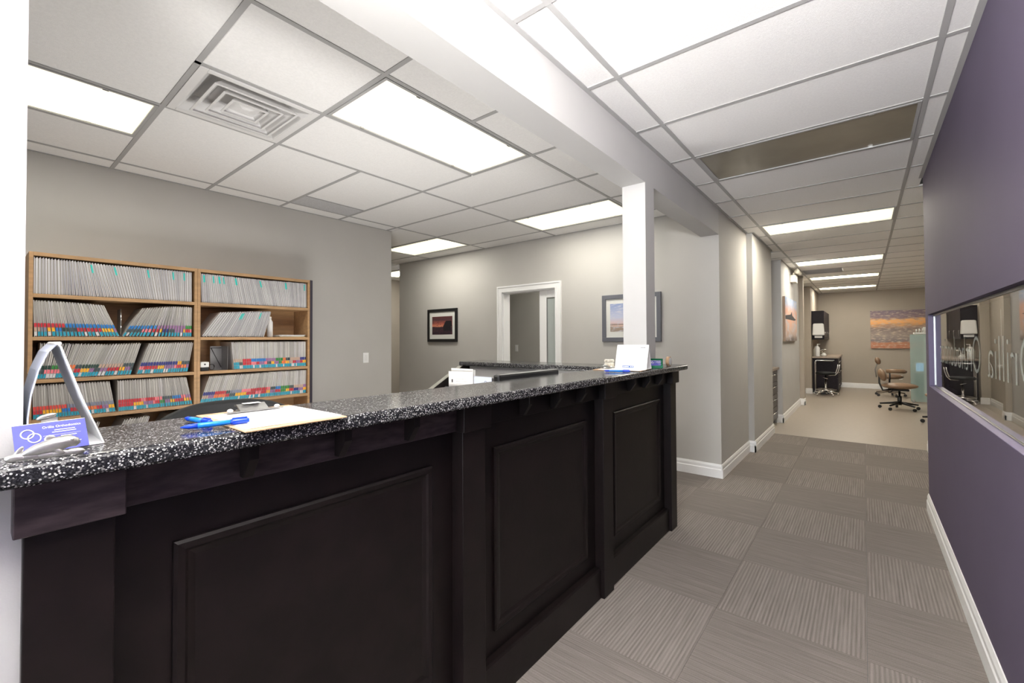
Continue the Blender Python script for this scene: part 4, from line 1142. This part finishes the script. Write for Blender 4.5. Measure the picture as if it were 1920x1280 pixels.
# tan operator stools
def tan_stool(loc, rz, label):
    t = thing('operator_stool', label, 'stool', loc, rz, None)
    stool_base(t, M['black'], M['black'], .30, .115)
    MB().lathe([(.034, .09), (.034, .26), (.018, .26), (.018, .38)], n=14).build('gas_lift', M['black'], t)
    MB().box(-.13, .13, -.09, .09, .36, .40).build('mechanism', M['black'], t, .01)
    m = MB(); m.ell((0, 0, .455), .28, .21, .062, 28, 10); m.build('seat', M['tan'], t)
    MB().tube([(-.12, 0, .38), (-.25, 0, .36), (-.30, 0, .50), (-.30, 0, .66)], .016, 8).build('back_post', M['black'], t)
    m = MB(); m.ell((-.255, 0, .66), .062, .19, .125, 18, 10, roty(-.25)); m.build('backrest', M['tan'], t)
    MB().tube([(-.10, -.09, .37), (-.18, -.15, .33)], .008, 6).build('lever', M['black'], t)
    return t
tan_stool((.52, 11.10, 0), .12, 'tan vinyl operator stool with black base in the far room')
tan_stool((1.02, 9.55, 0), 2.6, 'tan vinyl operator stool half hidden by the purple wall corner')
t = thing('assistant_stool', 'tan assistant stool with torso arm behind the operator stool', 'stool', (.46, 13.55, 0))
stool_base(t, M['greyframe'] if 'greyframe' in M else mat('taupe_plastic', (.22, .18, .14), .45), M['dark'], .28, .10, 5, .1)
MB().lathe([(.03, .08), (.03, .30), (.018, .30), (.018, .42)], n=12).build('gas_lift', M['dark'], t)
MB().ell((.04, 0, .46), .22, .20, .06, 20, 8).build('seat', M['tan'], t)
m = MB(); m.tube([(-.06, -.20, .60), (.10, -.24, .61), (.24, -.18, .60), (.28, -.02, .59)], [.045, .05, .05, .04], 10); m.build('torso_arm', M['tan'], t)
MB().tube([(0, -.20, .40), (.0, -.22, .58)], .014, 8).build('arm_post', M['dark'], t)
MB().tube([(-.24, 0, .44), (-.26, 0, .62), (-.22, 0, .78)], .012, 8).build('head_post', M['steel'], t); MB().ell((-.21, 0, .83), .055, .10, .09, 14, 8, roty(-.3)).build('head_pad', M['tan'], t)
# tinted glass screen, computer pedestal, display, dental unit
t = thing('glass_screen', 'pale teal glass screen standing in the far room', 'glass screen', (.77, 12.5, 0))
MB().box(0, 1.3, -.006, .006, .02, 1.45).build('pane', M['tealglass'], t); 
for x in (.02, 1.26): MB().box(x, x+.04, -.03, .03, 0, .06).build('clamp_foot', M['steel'], t, .003)
t = thing('pedestal_cabinet', 'dark rolling pedestal behind the teal glass screen', 'cabinet', (1.12, 13.55, 0))
MB().box(-.22, .22, -.25, .25, .05, .56).build('body', M['dark'], t, .004)
for z0 in (.07, .24, .41): MB().box(-.21, .21, -.262, -.25, z0, z0+.14).build('drawer', M['dark'], t, .002)
for x in (-.18, .18):
    for y in (-.2, .2): MB().lathe([(.022, -.012), (.025, 0), (.022, .012)], (x, y, .025), 10, roty(math.pi/2)).build('caster', M['black'], t)
t = thing('computer_monitor', 'small blue-lit monitor on the pedestal behind teal glass', 'monitor', (1.12, 13.5, .5605))
MB().box(-.21, .21, -.015, .02, .02, .26).build('casing', M['white'], t, .004); MB().box(-.19, .19, -.0175, -.0155, .055, .24).build('screen', emis('blue_screen_lit', lin(70, 165, 220), .55), t); MB().box(-.1, .1, -.06, .06, 0, .02).build('foot', M['white'], t)
t = thing('dental_unit', 'white dental delivery unit above the teal glass screen', 'dental unit', (1.05, 13.1, 0))
MB().box(-.02, .06, -.03, .03, 0, 1.62).build('post', M['white'], t, .004); MB().box(-.18, .22, -.12, .12, 1.46, 1.50).build('tray', M['white'], t, .006)
for k in range(4): MB().tube([(-.14+k*.05, -.10, 1.50), (-.14+k*.05, -.13, 1.56+.01*k), (-.13+k*.05, -.16, 1.53)], .012, 8).build('handpiece', M['white'], t)
MB().lathe([(.03, 0), (.06, .03), (.06, .08), (.03, .10)], (.08, -.05, 1.62), 14).build('lamp_head', M['white'], t)
